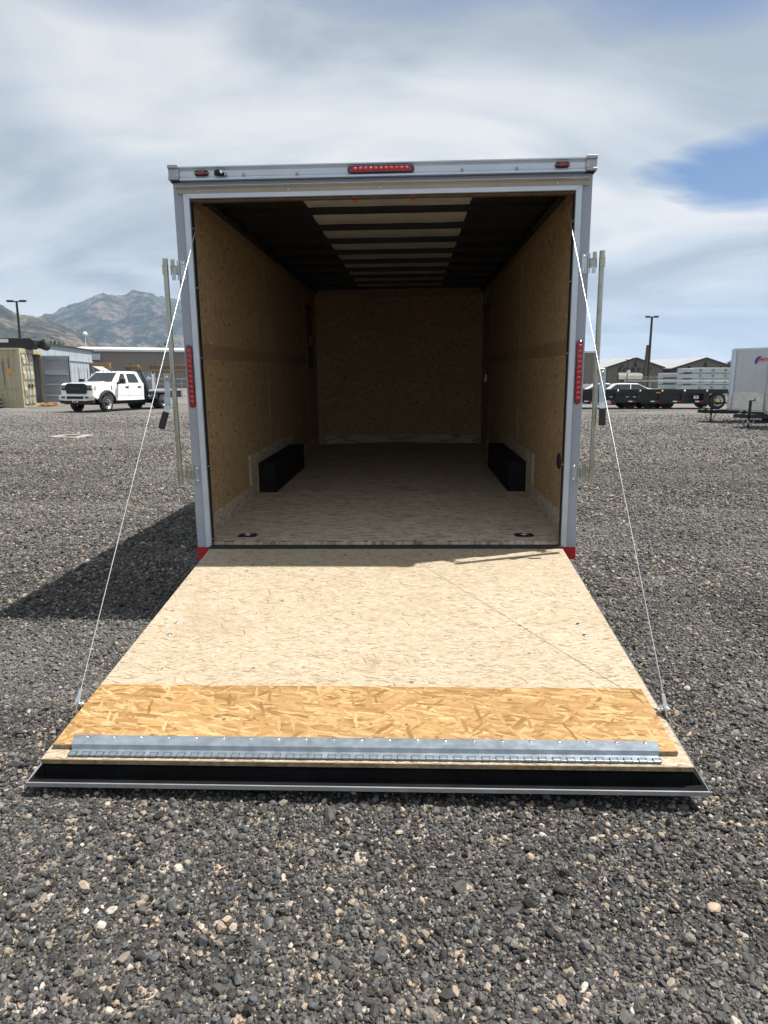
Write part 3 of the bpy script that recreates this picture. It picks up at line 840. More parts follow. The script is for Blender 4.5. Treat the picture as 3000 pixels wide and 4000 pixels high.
# lock bars on their hinges
for s in (-1, 1):
    def bx(mb, x0, x1, y0, y1, z0, z1):
        return mb.box(*sorted((s * x0, s * x1)), y0, y1, z0, z1)
    bxx = 1.362
    lk = MB().cyl((s * bxx, -.055, .445), (s * (bxx - .002), -.055, 1.888), .0165, n=18).build('lock_bar', M['zinc_bar'], T)
    for zc in (1.822, .508):
        hb = MB()
        hb.prism([(s * (1.2625 + u), zc + v) for u, v in ((-.013, -.057), (.012, -.06), (.022, -.06), (.022, .06), (.012, .06), (-.013, .057), (-.016, .04), (-.010, 0), (-.016, -.04))], -.005, -.0005, 'y')
        hb.cyl((s * 1.292, -.012, zc + .030), (s * 1.292, -.012, zc + .058), .009, n=12).cyl((s * 1.292, -.012, zc - .030), (s * 1.292, -.012, zc - .058), .009, n=12)
        hbo = hb.build('bar_hinge', M['zinc'], lk)
        ar = MB().cyl((s * 1.292, -.012, zc - .029), (s * 1.292, -.012, zc + .029), .0088, n=12)
        ar.prism([(s * (1.298 + u), zc + v) for u, v in ((0, -.028), (.04, -.030), (.04, .030), (0, .028))], -.030, -.025, 'y')
        ar.bar((s * 1.296, -.016, zc), (s * 1.304, -.027, zc), .005, .055, (0, 0, 1))
        ar.lathe([(.0195, -.028), (.0195, .028)], 16, (s * bxx, -.055, zc), 'z')
        ar.build('bar_clamp', M['zinc_bar'], lk)
        bx(MB(), 1.308, 1.332, -.036, -.031, zc + .022, zc + .064).build('hinge_tab', M['zinc_bar'], lk)
        bx(MB(), 1.306, 1.330, -.036, -.031, zc - .062, zc - .022).build('hinge_tab', M['zinc'], lk)
        for dz in (-.042, .042):
            MB().dome((s * 1.262, -.0052, zc + dz), (0, -1, 0), .0105, .008, 12).build('hinge_bolt', M['chrome'], lk)
    out = .016 if s < 0 else .0
    bx(MB(), 1.366, 1.408, -.079, -.073, 1.135, 1.182).build('handle_clip', M['zinc_bar'], lk, bevel=.002)
    MB().dome((s * 1.395, -.0795, 1.158), (0, -1, 0), .010, .007, 12).build('handle_pivot', M['chrome'], lk)
    MB().bar((s * 1.402, -.070, 1.18), (s * (1.402 + out * .6), -.076, .96), .006, .036, (0, 1, 0)).xf
    h_ = MB()
    zs = [(1.18, 1.400, -.0685), (1.08, 1.401, -.0685), (.975, 1.402 + out * .4, -.072), (.93, 1.402 + out * .8, -.088)]
    for (z0, x0, y0), (z1, x1, y1) in zip(zs[:-1], zs[1:]):
        h_.add([(s * x0 - .0185, y0, z0), (s * x0 + .0185, y0, z0), (s * x1 + .0185, y1, z1), (s * x1 - .0185, y1, z1),
                (s * x0 - .0185, y0 + .005, z0), (s * x0 + .0185, y0 + .005, z0), (s * x1 + .0185, y1 + .005, z1), (s * x1 - .0185, y1 + .005, z1)],
               [(0, 1, 2, 3), (7, 6, 5, 4), (0, 3, 7, 4), (1, 5, 6, 2), (0, 4, 5, 1), (3, 2, 6, 7)])
    h_.build('bar_handle', M['zinc'], lk)
    z0, x0, y0 = zs[-1]
    MB().bar((s * x0, y0, z0 + .004), (s * (x0 + out * 2.2), y0 - .012, .826), .040, .022, (0, 1, 0)).build('handle_grip', M['rubber'], lk, bevel=.004, seg=2)

# ramp door, with axes of its own: y runs down the ramp (negative), z off its face
RA = math.atan(0.1013)
rd = MB().box(-1.201, 1.201, -2.258, -.04, -.080, -.0205).box(-1.25, 1.25, -2.302, -.04, -.092, -.0805)
rd.box(-1.19, 1.19, -2.262, -2.2585, -.040, -.034)
for s in (-1, 1):
    rd.prism([(s * 1.2015, -.022), (s * 1.244, -.0795), (s * 1.2015, -.0795)], -2.262, -.04, 'y')
RD = rd.build('ramp_door', M['seal_matt'], T)
RD.rotation_euler = (RA, 0, 0)
MB().box(-1.252, 1.252, -2.308, -2.3025, -.094, -.074).box(1.2505, 1.254, -2.308, -.04, -.093, -.076).box(-1.254, -1.2505, -2.308, -.04, -.093, -.076).build('ramp_edge', M['alum_dull'], RD, bevel=.0015)
MB().prism([(-2.302, -.080), (-2.300, -.0745), (-2.288, -.0745), (-2.272, -.078), (-2.262, -.080)], -1.235, 1.235, 'x').build('rubber_seal', M['seal_matt'], RD)
MB().box(-1.203, 1.203, -2.266, -.036, -.020, .0).build('ramp_deck', M['deck'], RD, bevel=.0015)
MB().box(-1.2025, 1.2025, -2.2685, -2.2665, -.0195, -.001).build('board_edge', M['wood_edge'], RD)
MB().box(-1.186, 1.166, -2.204, -1.783, .0005, .0195).build('ramp_flap', M['flap'], RD, 'honey coloured strand board flap across the ramp end', bevel=.001)
MB().box(-1.186, 1.166, -2.2065, -2.2045, .001, .019).build('flap_edge', M['wood_edge'], RD)
prof = [(-2.150, .0200), (-2.190, .0200), (-2.224, .0055), (-2.240, .0050), (-2.240, .0030), (-2.224, .0030), (-2.2075, .0090)]
hg = MB()
tp = [(-2.150, .0225), (-2.2085, .0225), (-2.2165, .0070), (-2.246, .0070)]
xs = [(-1.128, 1.108), (-1.112, 1.098), (-1.105, 1.092), (-1.105, 1.092)]
for (a, (l0, r0)), (b, (l1, r1)) in zip(list(zip(tp, xs))[:-1], list(zip(tp, xs))[1:]):
    hg.add([(l0, a[0], a[1]), (r0, a[0], a[1]), (r1, b[0], b[1]), (l1, b[0], b[1]), (l0, a[0], a[1] - .0025), (r0, a[0], a[1] - .0025), (r1, b[0], b[1] - .0025), (l1, b[0], b[1] - .0025)],
           [(0, 1, 2, 3), (7, 6, 5, 4), (0, 3, 7, 4), (1, 5, 6, 2), (0, 4, 5, 1), (3, 2, 6, 7)])
hg.build('flap_hinge', M['steel'], RD)
kn = MB().cyl((-.0128, 0, 0), (.0128, 0, 0), .0062, n=10).box(-.0128, .0128, -.001, .018, .0008, .0028).build('hinge_knuckle', M['steel'], RD)
kn.location = (-1.09, -2.250, .0066)
for k in range(1, 43):
    copy_part(kn, RD, loc=(-1.09 + k * .0516, -2.250, .0066))
hs = MB()
for k in range(43):
    x = -1.09 + k * .0516
    for a, b, c_, d_ in ((x - .0142, x + .0142, -2.2342, -2.2328), (x - .0142, x - .0132, -2.2565, -2.2345), (x + .0132, x + .0142, -2.2565, -2.2345)):
        hs.box(a, b, c_, d_, .0062, .0098 if c_ > -2.24 else .0125)
hs.build('hinge_slot', M['trim_slot'], RD, kind='stuff')
MB().cyl((-1.104, -2.250, .0058), (1.091, -2.250, .0058), .0048, n=8).build('hinge_pin', M['steel'], RD)
rv = MB().dome((0, 0, 0), (0, 0, 1), .0085, .0045, 10).build('hinge_rivet', M['chrome'], RD)
rv.location = (-1.07, -2.1635, .0228)
for k in range(1, 21):
    copy_part(rv, RD, loc=(-1.07 + k * .1065, -2.1635, .0228))
bt = MB().lathe([(.0, .006), (.010, .005), (.0155, .001), (.0155, 0)], 14, (0, 0, 0)).build('carriage_bolt', M['chrome'], RD)
for k, (x, y) in enumerate(((-1.060, -1.152), (-1.054, -1.284), (1.052, -1.147), (1.056, -1.270))):
    if k == 0:
        bt.location = (x, y, .0003)
    else:
        copy_part(bt, RD, loc=(x, y, .0003))
for s in (-1, 1):
    cb = MB().prism([(-1.985, -.02), (-1.90, -.02), (-1.905, .016), (-1.925, .034), (-1.955, .034), (-1.978, .012)], *sorted((s * 1.2045, s * 1.2085)), 'x')
    cbo = cb.build('cable_bracket', M['zinc_bar'], RD)
    MB().cyl((s * 1.185, -1.938, .020), (s * 1.228, -1.938, .020), .0085, n=12).cyl((s * 1.191, -1.938, .020), (s * 1.197, -1.938, .020), .016, n=6, smooth=False).cyl(
        (s * 1.214, -1.938, .020), (s * 1.222, -1.938, .020), .015, n=14).build('bracket_bolt', M['chrome'], RD)
RM = Matrix.Rotation(RA, 4, 'X')
for s in (-1, 1):
    p0 = Vector((s * (1.172), .20, 2.275))
    p1 = RM @ Vector((s * 1.2175, -1.932, .026))
    cb = MB().cyl(p0, p1, .0019, n=8, smooth=True).build('ramp_cable', M['cable'], T)
    d = (p0 - p1).normalized()
    MB().cyl(p1, p1 + d * .055, .0075, n=10).cyl(p1 - d * .004, p1 + d * .012, .012, n=10).build('cable_end', M['chrome'], cb)
# running gear, tongue and jack (they carry the trailer; almost hidden from behind)
wh = None
for s in (-1, 1):
    for y in (2.08, 3.0):
        zc = -.41 + .33 - .0149 * y - .0104 * s * 1.1 + .0
        if wh is None:
            wh = MB().lathe([(.20, -.07), (.30, -.075), (.335, -.06), (.335, .06), (.30, .075), (.20, .07)], 28, (0, 0, 0), 'x').build('trailer_wheel', M['rubber'], T)
            MB().lathe([(.0, .05), (.07, .05), (.08, .02), (.19, .02), (.205, .065), (.205, -.065)], 24, (0, 0, 0), 'x').build('rim', M['chrome'], wh)
            o = wh
        else:
            o = copy_part(wh, T)
        o.location = (s * 1.165, y, zc)
        o.rotation_euler = (0, 0, 0 if s > 0 else PI)
MB().bar((-.9, L + .1, -.2), (0, L + 1.6, -.2), .06, .1).bar((.9, L + .1, -.2), (0, L + 1.6, -.2), .06, .1).build('tongue', M['black'], T)
MB().cyl((0, L + 1.3, -.50), (0, L + 1.3, .35), .03, n=12).cyl((0, L + 1.3, -.53), (0, L + 1.3, -.505), .09, n=14).build('tongue_jack', M['black'], T)

# ------------------------------------------------------------------ the yard behind: materials
M['cream'] = mat('cream_container_paint', (0.415, 0.378, 0.259), 0.5, 0, 0.06, 1.5, dirt=((0.22, 0.13, 0.07), 0.45, 2.5))
M['inside'] = mat('container_inside_grey', (0.30, 0.33, 0.37), 0.55, 0, 0.06, 1.5)
M['dark_in'] = mat('container_dark_floor', (0.05, 0.045, 0.04), 0.8)
M['office'] = mat('grey_blue_siding', (0.347, 0.399, 0.444), 0.6, 0, 0.05, 1.0, dirt=((0.28, 0.29, 0.30), 0.3, 1.2))
M['tan'] = mat('tan_metal_siding', (0.174, 0.159, 0.137), 0.55, 0, 0.05, 0.3)
M['tan_dark'] = mat('grey_brown_siding', (0.122, 0.107, 0.092), 0.6, 0, 0.05, 0.3)
M['roof_white'] = mat('white_roof_metal', (0.532, 0.532, 0.518), 0.45, 0.0, 0.05, 0.4)
M['roof_grey'] = mat('grey_roof_metal', (0.384, 0.392, 0.399), 0.4, 0.2, 0.06, 0.4)
M['trim_dark'] = mat('dark_trim', (0.03, 0.026, 0.024), 0.6)
M['shed_tan'] = mat('shed_roof_metal', (0.135, 0.125, 0.108), 0.5, 0, 0.06, 1.0)
M['letter_black'] = mat('letter_black', (0.008, 0.008, 0.008), 0.6)
M['lumber'] = mat('lumber', (0.341, 0.207, 0.085), 0.75, 0, 0.22, 2.0)
M['lumber_old'] = mat('weathered_lumber', (0.163, 0.107, 0.056), 0.8, 0, 0.25, 2.0)
M['wrap'] = mat('white_wrap', (0.458, 0.503, 0.518), 0.35, 0, 0.07, 1.5, dirt=((0.42, 0.50, 0.52), 0.4, 2.0))
M['green'] = mat('print_green', (0.03, 0.14, 0.05), 0.6)
M['green_pale'] = mat('print_pale_green', (0.22, 0.38, 0.27), 0.6)
M['car_white'] = mat('white_car_paint', (0.80, 0.82, 0.83), 0.18, 0, 0.02, 3, coat=0.7)
M['glass'] = mat('dark_window_glass', (0.018, 0.024, 0.026), 0.06, 0, 0.2, 2, spec=0.8)
M['tyre'] = mat('tyre', (0.022, 0.021, 0.020), 0.8, 0, 0.2, 20, dirt=((0.16, 0.14, 0.12), 0.35, 5.0))
M['pole'] = mat('dark_pole', (0.025, 0.022, 0.02), 0.5)
M['pole_wood'] = mat('wooden_pole', (0.11, 0.07, 0.05), 0.85, 0, 0.2, 4)
M['galv'] = mat('galvanised_fence', (0.40, 0.42, 0.44), 0.45, 0.6, 0.08, 6)
M['concrete'] = mat('concrete', (0.361, 0.327, 0.284), 0.85, 0, 0.12, 5, 0.2, 60)
M['leaf'] = mat('leaf', (0.07, 0.12, 0.03), 0.7, 0, 0.35, 3)
M['paco_red'] = mat('logo_red', (0.62, 0.03, 0.06), 0.4)
M['paco_blue'] = mat('logo_blue', (0.07, 0.03, 0.30), 0.4)
M['amber'] = mat('amber_lens', (0.8, 0.30, 0.03), 0.25)
M['rim_bright'] = mat('polished_rim', (0.70, 0.70, 0.68), 0.3, 0.4)
M['yellow'] = mat('hub_yellow', (0.62, 0.50, 0.18), 0.4)
M['white'] = mat('white_print', (0.78, 0.78, 0.76), 0.5)
M['orange_print'] = mat('orange_print', (0.62, 0.33, 0.05), 0.5)
M['tread'] = mat('tread_plate', (0.62, 0.60, 0.56), 0.22, 0.85, 0.10, 7, 0.25, 45)
M['head_glass'] = mat('headlamp_glass', (0.30, 0.31, 0.32), 0.12, 0.5, 0.3, 14)
M['dirt'] = mat('dirt_heap', (0.17, 0.135, 0.10), 0.95, 0, 0.2, 1.0, 0.6, 6)
M['ochre_cloth'] = mat('ochre_strap', (0.45, 0.24, 0.07), 0.85, 0, 0.2, 6)
M['red_can'] = mat('red_box', (0.42, 0.04, 0.03), 0.5)


def flat(v, z=0.0):
    return Vector((v[0], v[1], z))


def frame_thing(name, label, cat, p0, p1, z=0.0, group=None):
    """a thing whose local X runs on the ground from p0 towards p1"""
    d = flat(p1) - flat(p0)
    return thing(name, label, cat, flat(p0, z), math.atan2(d.y, d.x), group), d.length


def wheel_parts(parent, loc, r_, w_, side, rimmat, name='wheel', hub=None):
    """wheel turning about local Y; side=+1 shows its face to +Y"""
    a = w_ / 2
    w = MB().lathe([(r_ * .58, -a), (r_ * .9, -a), (r_, -a * .7), (r_, a * .7), (r_ * .9, a), (r_ * .60, a)], 28, (0, 0, 0), 'y').build(name, M['tyre'], parent)
    rm = MB().lathe([(.0, side * a * .55), (r_ * .16, side * a * .55), (r_ * .19, side * a * .2), (r_ * .3, side * a * .25), (r_ * .5, side * a * .45), (r_ * .55, side * a * .95), (r_ * .62, side * a * 1.02)], 24, (0, 0, 0), 'y')
    rm.build('rim', rimmat, w)
    hl = MB()
    for k in range(8):
        q = 2 * PI * k / 8
        c = Vector((r_ * .40 * math.cos(q), side * a * .40, r_ * .40 * math.sin(q)))
        hl.cyl(c - Vector((0, side * .03, 0)), c + Vector((0, side * .012, 0)), r_ * .075, n=8)
    hl.build('rim_hole', M['black_matt'], w, kind='stuff')
    if hub:
        MB().cyl((0, side * a * .3, 0), (0, side * a * .95, 0), r_ * .26, r_ * .2, n=12).build('hub', hub, w)
    w.location = loc
    return w


# ------------------------------------------------------------------ left: white crew cab flatbed truck (X forward, Y to its left)
def make_truck():
    h = Vector((-.27, -.963, 0)).normalized()
    t = thing('flatbed_truck', 'white crew cab work truck with black flatbed facing the camera', 'truck', (-16.26, 30.05, 0), math.atan2(h.y, h.x))
    pw = M['car_white']
    arch = [(.57 * math.cos(R(a)), .43 + .57 * math.sin(R(a))) for a in range(20, 161, 14)]
    side = [(-2.97, .60), (-3.0, 1.36), (-2.97, 1.44), (-.60, 1.40), (-.52, 1.50), (.2, 1.485), (.75, 1.44), (.93, 1.38), (.985, 1.25), (.985, .74), (.62, .62)] + arch[1:-1] + [(-.58, .60), (-.62, .54), (-2.93, .54)]
    MB().prism(side, -.985, .985, 'y').build('body', pw, t, bevel=.05, seg=3)
    # hood dome
    MB().add([(-.45, -.62, 1.50), (-.45, .62, 1.50), (.86, .55, 1.405), (.86, -.55, 1.405), (-.42, -.5, 1.535), (-.42, .5, 1.535), (.72, .44, 1.455), (.72, -.44, 1.455)],
             [(4, 5, 6, 7), (0, 1, 5, 4), (1, 2, 6, 5), (2, 3, 7, 6), (3, 0, 4, 7)]).build('hood', pw, t, bevel=.03, seg=2)
    for s in (-1, 1):
        MB().box(-.15, .12, *sorted((s * .62, s * .76)), 1.497, 1.506).build('hood_vent', M['black_matt'], t)
    b = [(-.50, .93, 1.41), (-2.98, .93, 1.41), (-2.80, .72, 2.02), (-1.30, .72, 2.02)]
    v = []
    for s in (-1, 1):
        v += [(x, y * s, z) for x, y, z in b]
    v += [(-2.72, -.55, 2.055), (-2.72, .55, 2.055), (-1.40, .55, 2.055), (-1.40, -.55, 2.055)]
    MB().add(v, [(0, 1, 2, 3), (4, 7, 6, 5), (0, 3, 7, 4), (1, 5, 6, 2), (8, 9, 10, 11), (2, 6, 9, 8), (3, 11, 10, 7), (3, 2, 8, 11), (7, 10, 9, 6), (0, 4, 5, 1)]).build('cab', pw, t, bevel=.035, seg=2)

    def sidep(s, x, f, o=.004):
        """point on the cab side at height fraction f"""
        y = .93 + (.72 - .93) * f + o
        return (x, s * y, 1.41 + .61 * f)

    def wind(u, f, o=.006):
        xb, xt = -.50, -1.30
        x = xb + (xt - xb) * f
        y = (.93 + (.72 - .93) * f)
        return (x + o * .6, u * y, 1.41 + .61 * f + o * .8)
    ws = MB().add([wind(-.93, .06), wind(.93, .06), wind(.90, .93), wind(-.90, .93)], [(0, 1, 2, 3)]).build('windscreen', M['glass'], t)
    MB().bar(wind(.15, .07, .02), wind(.75, .10, .02), .02, .015).bar(wind(-.75, .07, .02), wind(-.1, .10, .02), .02, .015).build('wiper', M['black_matt'], ws)
    for s in (-1, 1):
        fw = MB().add([sidep(s, -.98, .10), sidep(s, -1.62, .07), sidep(s, -1.66, .86), sidep(s, -1.40, .86), sidep(s, -1.26, .62)], [(0, 1, 2, 3, 4)]).build('side_window', M['glass'], t)
        MB().add([sidep(s, -1.80, .07), sidep(s, -2.68, .07), sidep(s, -2.62, .50), sidep(s, -2.52, .86), sidep(s, -1.84, .86)], [(0, 1, 2, 3, 4)]).build('side_window', M['glass'], t)
        ln = MB()
        for x0, z0, x1, z1 in ((-.66, .66, -.62, 1.42), (-1.72, .60, -1.72, 1.43), (-2.70, .75, -2.80, 1.43)):
            ln.bar((x0, s * .9865, z0), (x1, s * .9865, z1), .003, .012, (1, 0, 0))
        ln.box(-2.9, -.62, *sorted((s * .985, s * .9875)), .785, .795)
        ln.build('door_gap', M['trim_dark'], t)
        MB().box(-2.92, -.66, *sorted((s * .98, s * 1.03)), .56, .60).build('running_board', pw, t, bevel=.008)
        for x in (-1.58, -2.58):
            dh = MB().box(x - .12, x + .12, *sorted((s * .986, s * .992)), 1.19, 1.29).build('handle_recess', M['black_matt'], t)
            MB().box(x - .12, x + .12, *sorted((s * .993, s * 1.02)), 1.25, 1.285).build('door_handle', M['chrome'], dh)
        mr = MB().box(-.99, -.80, *sorted((s * 1.16, s * 1.42)), 1.40, 1.66).bar((-.88, s * .95, 1.44), (-.88, s * 1.2, 1.46), .12, .12).build('wing_mirror', M['black_matt'], t, bevel=.03, seg=2)
        MB().box(-.995, -.991, *sorted((s * 1.18, s * 1.40)), 1.43, 1.63).build('mirror_glass', M['chrome'], mr)
        fl = MB()
        pts = [(math.cos(R(a)), math.sin(R(a))) for a in range(8, 181, 12)]
        for (c0, s0), (c1, s1) in zip(pts[:-1], pts[1:]):
            q = []
            for c, sn in ((c0, s0), (c1, s1)):
                q += [(.56 * c, s * .97, .43 + .56 * sn), (.66 * c, s * .97, .43 + .67 * sn), (.66 * c, s * 1.03, .43 + .66 * sn), (.57 * c, s * 1.08, .43 + .57 * sn)]
            fl.add(q, [(0, 1, 5, 4), (1, 2, 6, 5), (2, 3, 7, 6), (3, 0, 4, 7)])
        fl.build('wheel_flare', M['black'], t)
        hl = MB().add([(.80, s * 1.0, 1.10), (.992, s * .93, 1.08), (1.0, s * .60, 1.10), (1.0, s * .58, 1.34), (.975, s * .92, 1.33), (.78, s * 1.005, 1.28),
                       (.70, s * .9, 1.10), (.9, s * .85, 1.08), (.9, s * .6, 1.10), (.9, s * .58, 1.34), (.88, s * .85, 1.33), (.7, s * .9, 1.28)],
                      [(0, 1, 4, 5), (1, 2, 3, 4), (0, 5, 11, 6), (5, 4, 10, 11), (4, 3, 9, 10), (0, 6, 7, 1), (1, 7, 8, 2), (2, 8, 9, 3)]).build('headlamp', M['black'], t)
        for y0 in (.68, .82):
            MB().box(.99, 1.012 if y0 < .8 else 1.0, *sorted((s * y0, s * (y0 + .10))), 1.18, 1.29).build('lamp_lens', M['head_glass'], hl)
        MB().box(.80, .88, *sorted((s * .985, s * 1.004)), 1.14, 1.25).build('side_marker', M['amber'], hl)
        fg = MB().box(1.09, 1.128, *sorted((s * .60, s * .84)), .68, .80).build('fog_lamp_bay', M['black_matt'], t, bevel=.02)
        wheel_parts(t, (0, s * .90, .405), .405, .26, s, M['chrome'], 'wheel', M['black_matt'])
        wheel_parts(t, (-4.5, s * .98, .405), .405, .26, s, M['chrome'], 'wheel', M['black_matt'])
        MB().lathe([(.23, -.13), (.37, -.13), (.405, -.09), (.405, .09), (.37, .13), (.23, .13)], 24, (-4.5, s * .68, .405), 'y').build('inner_wheel', M['tyre'], t)
        MB().box(-.42, -.36, *sorted((s * .9855, s * .989)), 1.12, 1.30).build('fender_badge', M['black_matt'], t)
        MB().box(-.42, -.38, *sorted((s * .9855, s * .9885)), 1.07, 1.11).build('green_badge', M['green'], t)
    gr = MB().prism([(.58, .92), (.64, 1.02), (.60, 1.38), (.46, 1.43), (-.46, 1.43), (-.60, 1.38), (-.64, 1.02), (-.58, .92)], .95, 1.035, 'x').build('grille', M['black'], t, bevel=.02)
    sl = MB()
    for z in np.arange(.97, 1.36, .05):
        sl.box(1.036, 1.045, -.56, .56, z, z + .018)
    sl.build('grille_bar', M['black_matt'], gr, kind='stuff')
    lettering('grille_letters', 'RAM', .20, mat('grille_letter', (.06, .06, .065), .35, .3), gr, Matrix.Translation((1.048, 0, 1.17)) @ Matrix.Rotation(R(90), 4, 'Z') @ Matrix.Rotation(R(90), 4, 'X'), .008, bold=.01, space=1.15, sx=1.25)
    bp = MB().prism([(-1.02, .60), (-1.02, .83), (-.62, .88), (-.5, .86), (.5, .86), (.62, .88), (1.02, .83), (1.02, .60), (.7, .56), (-.7, .56)], .92, 1.125, 'x').build('front_bumper', M['chrome'], t, bevel=.035, seg=3)
    MB().box(1.11, 1.135, -.50, .50, .665, .80).build('bumper_intake', M['black_matt'], bp)
    MB().prism([(-.98, .46), (-1.0, .61), (1.0, .61), (.98, .46), (.6, .40), (-.6, .40)], .86, 1.08, 'x').build('air_dam', M['black_matt'], t)
    pl = MB().box(1.128, 1.15, -.16, .16, .50, .66).build('number_plate', M['white'], t)
    MB().box(1.1505, 1.153, -.12, .10, .51, .575).prism([(.02, .56), (.08, .64), (.14, .56)], 1.1505, 1.153, 'x').build('plate_print', M['red_can'], pl)
    for k in range(5):
        MB().dome((-1.36, (k - 2) * .27, 2.045), (0, 0, 1), .05, .035, 8).build('cab_marker_lamp', M['trim_dark'], t)
    MB().box(-4.9, -.3, -.45, .45, .36, .58).box(-6.1, -4.9, -.45, .45, .6, .9).cyl((0, -.8, .40), (0, .8, .40), .06).cyl((-4.5, -.8, .40), (-4.5, .8, .40), .09).build('chassis', M['black_matt'], t)
    MB().box(.55, .60, -.62, .62, .45, 1.0).box(-.62, -.58, -.70, .70, .45, 1.2).build('wheel_well', M['black_matt'], t)
    # flatbed
    bed = MB().box(-6.25, -3.12, -1.14, 1.14, .965, 1.04).build('flatbed', M['black'], t, bevel=.01)
    MB().box(-6.24, -3.2, -1.10, 1.10, 1.042, 1.05).build('bed_plate', M['galv'], bed)
    MB().box(-6.25, -3.12, 1.143, 1.155, .99, 1.045).build('bed_rail', M['galv'], bed)
    for s in (-1, 1):
        tb = MB().box(-3.95, -3.15, *sorted((s * .75, s * 1.13)), .56, .962).build('tool_box', M['black'], t, bevel=.01)
        for x in (-3.38, -3.72):
            MB().box(x - .03, x + .03, *sorted((s * 1.131, s * 1.142)), .72, .80).build('box_latch', M['chrome'], tb)
        MB().box(-6.2, -5.02, *sorted((s * .80, s * 1.13)), .62, .962).build('tool_box', M['black'], t, bevel=.01)
        fe = MB()
        pts = [(math.cos(R(a)), math.sin(R(a))) for a in range(10, 171, 16)]
        for (c0, s0), (c1, s1) in zip(pts[:-1], pts[1:]):
            fe.add([(-4.5 + .50 * c0, s * .72, .42 + .50 * s0), (-4.5 + .50 * c0, s * 1.13, .42 + .50 * s0), (-4.5 + .50 * c1, s * 1.13, .42 + .50 * s1), (-4.5 + .50 * c1, s * .72, .42 + .50 * s1)], [(0, 1, 2, 3)])
        fe.build('mudguard', M['black'], t)
        MB().box(-5.08, -5.06, *sorted((s * .6, s * 1.13)), .18, .7).build('mud_flap', M['rubber'], t)
    rk = MB()
    for s in (-1, 1):
        rk.add([(-3.16, s * 1.06, 1.0), (-3.40, s * 1.06, 1.0), (-3.05, s * .86, 2.06), (-2.88, s * .86, 2.06), (-3.16, s * .98, 1.0), (-3.40, s * .98, 1.0), (-3.05, s * .80, 2.06), (-2.88, s * .80, 2.06)],
               [(0, 1, 2, 3), (4, 7, 6, 5), (0, 4, 5, 1), (1, 5, 6, 2), (2, 6, 7, 3), (3, 7, 4, 0)])
    rk.box(-3.1, -2.85, -.86, .86, 2.0, 2.075).box(-3.3, -3.24, -.98, .98, 1.04, 1.4)
    for y in np.linspace(-.7, .7, 7):
        rk.bar((-3.25, y, 1.35), (-2.98, y * .9, 2.02), .05, .03)
    rk.build('headache_rack', M['black'], t, bevel=.012)
    MB().cyl((-3.22, 1.145, .70), (-3.12, 1.16, .78), .03, n=8).build('fuel_cap', M['wrap'], t)
    return t


make_truck()

# ------------------------------------------------------------------ left: cream shipping container with one door swung open (X along its side, Y along its door end)
c0 = flat(gnd(96, 1593))
c1 = flat(at(172, 1490, 43.1))
e = (c1 - c0)
WC, HC = e.length, 3.42
e.normalize()
nx = Vector((-e.y, e.x, 0))
CT = thing('shipping_container', 'cream shipping container with one door swung open, standing left of the white truck', 'container', c0, math.atan2(nx.y, nx.x))


def corrug(n, a0, a1, depth, flat_=0.36):
    """trapezoid wave outline between a0 and a1: list of (along, offset)"""
    p, out = (a1 - a0) / n, []
    for k in range(n):
        b = a0 + k * p
        out += [(b, 0), (b + p * flat_, 0), (b + p * .5, depth), (b + p * (.5 + flat_), depth)]
    return out + [(a1, 0)]


# local y runs from the near corner (0) to the hinge post; mirrored axes keep +y pointing away from the camera
ysg = -1 if (Vector((-nx.y, nx.x, 0)).dot(e) < 0) else 1


def cy(y):
    return ysg * y


LC = 8.0
w = corrug(28, .15, LC - .15, .045)
MB().add([(x, cy(.02 + d), z) for z in (.22, HC - .14) for x, d in w], [(i, i + 1, len(w) + i + 1, len(w) + i) for i in range(len(w) - 1)]).build('side_panel', M['cream'], CT, recalc=False)
MB().add([(x, cy(WC - .02 - d), z) for z in (.22, HC - .14) for x, d in w], [(i, i + 1, len(w) + i + 1, len(w) + i) for i in range(len(w) - 1)]).build('side_panel', M['inside'], CT, recalc=False)
MB().box(0.1, LC, *sorted((cy(.03), cy(WC - .03))), HC - .06, HC - .02).build('roof_panel', M['cream'], CT)
MB().box(0.05, LC, *sorted((cy(.05), cy(WC - .05))), .12, .20).build('floor', M['dark_in'], CT)
MB().box(LC - .05, LC, *sorted((cy(.0), cy(WC))), 0, HC).build('back_wall', M['inside'], CT)
fr = MB()
for x in (0, LC - .16):
    for y in (0, WC - .16):
        fr.box(x, x + .16, *sorted((cy(y), cy(y + .16))), .0, HC)
for y in (0, WC - .1):
    fr.box(.16, LC - .16, *sorted((cy(y), cy(y + .1))), HC - .14, HC).box(.16, LC - .16, *sorted((cy(y), cy(y + .1))), .0, .22)
fr.box(0, .12, *sorted((cy(.16), cy(WC - .16))), HC - .26, HC).box(0, .12, *sorted((cy(.16), cy(WC - .16))), .0, .20)
fr.build('frame', M['cream'], CT, bevel=.012)


def container_door(name, m, mi):
    d = MB()
    dw = WC / 2 - .12
    pr = corrug(3, .0, HC - .62, .05, .34)
    d.add([(-.03 - o, y, .26 + a) for a, o in pr for y in (.05, dw - .05)], [(2 * i, 2 * i + 1, 2 * i + 3, 2 * i + 2) for i in range(len(pr) - 1)])
    d.add([(.012, y, z) for y in (.05, dw - .05) for z in (.26, HC - .36)], [(0, 1, 3, 2)])
    d.box(-.05, .01, 0, .07, .22, HC - .30).box(-.05, .01, dw - .07, dw, .22, HC - .30).box(-.05, .01, .07, dw - .07, .22, .28).box(-.05, .01, .07, dw - .07, HC - .36, HC - .30)
    return d, dw


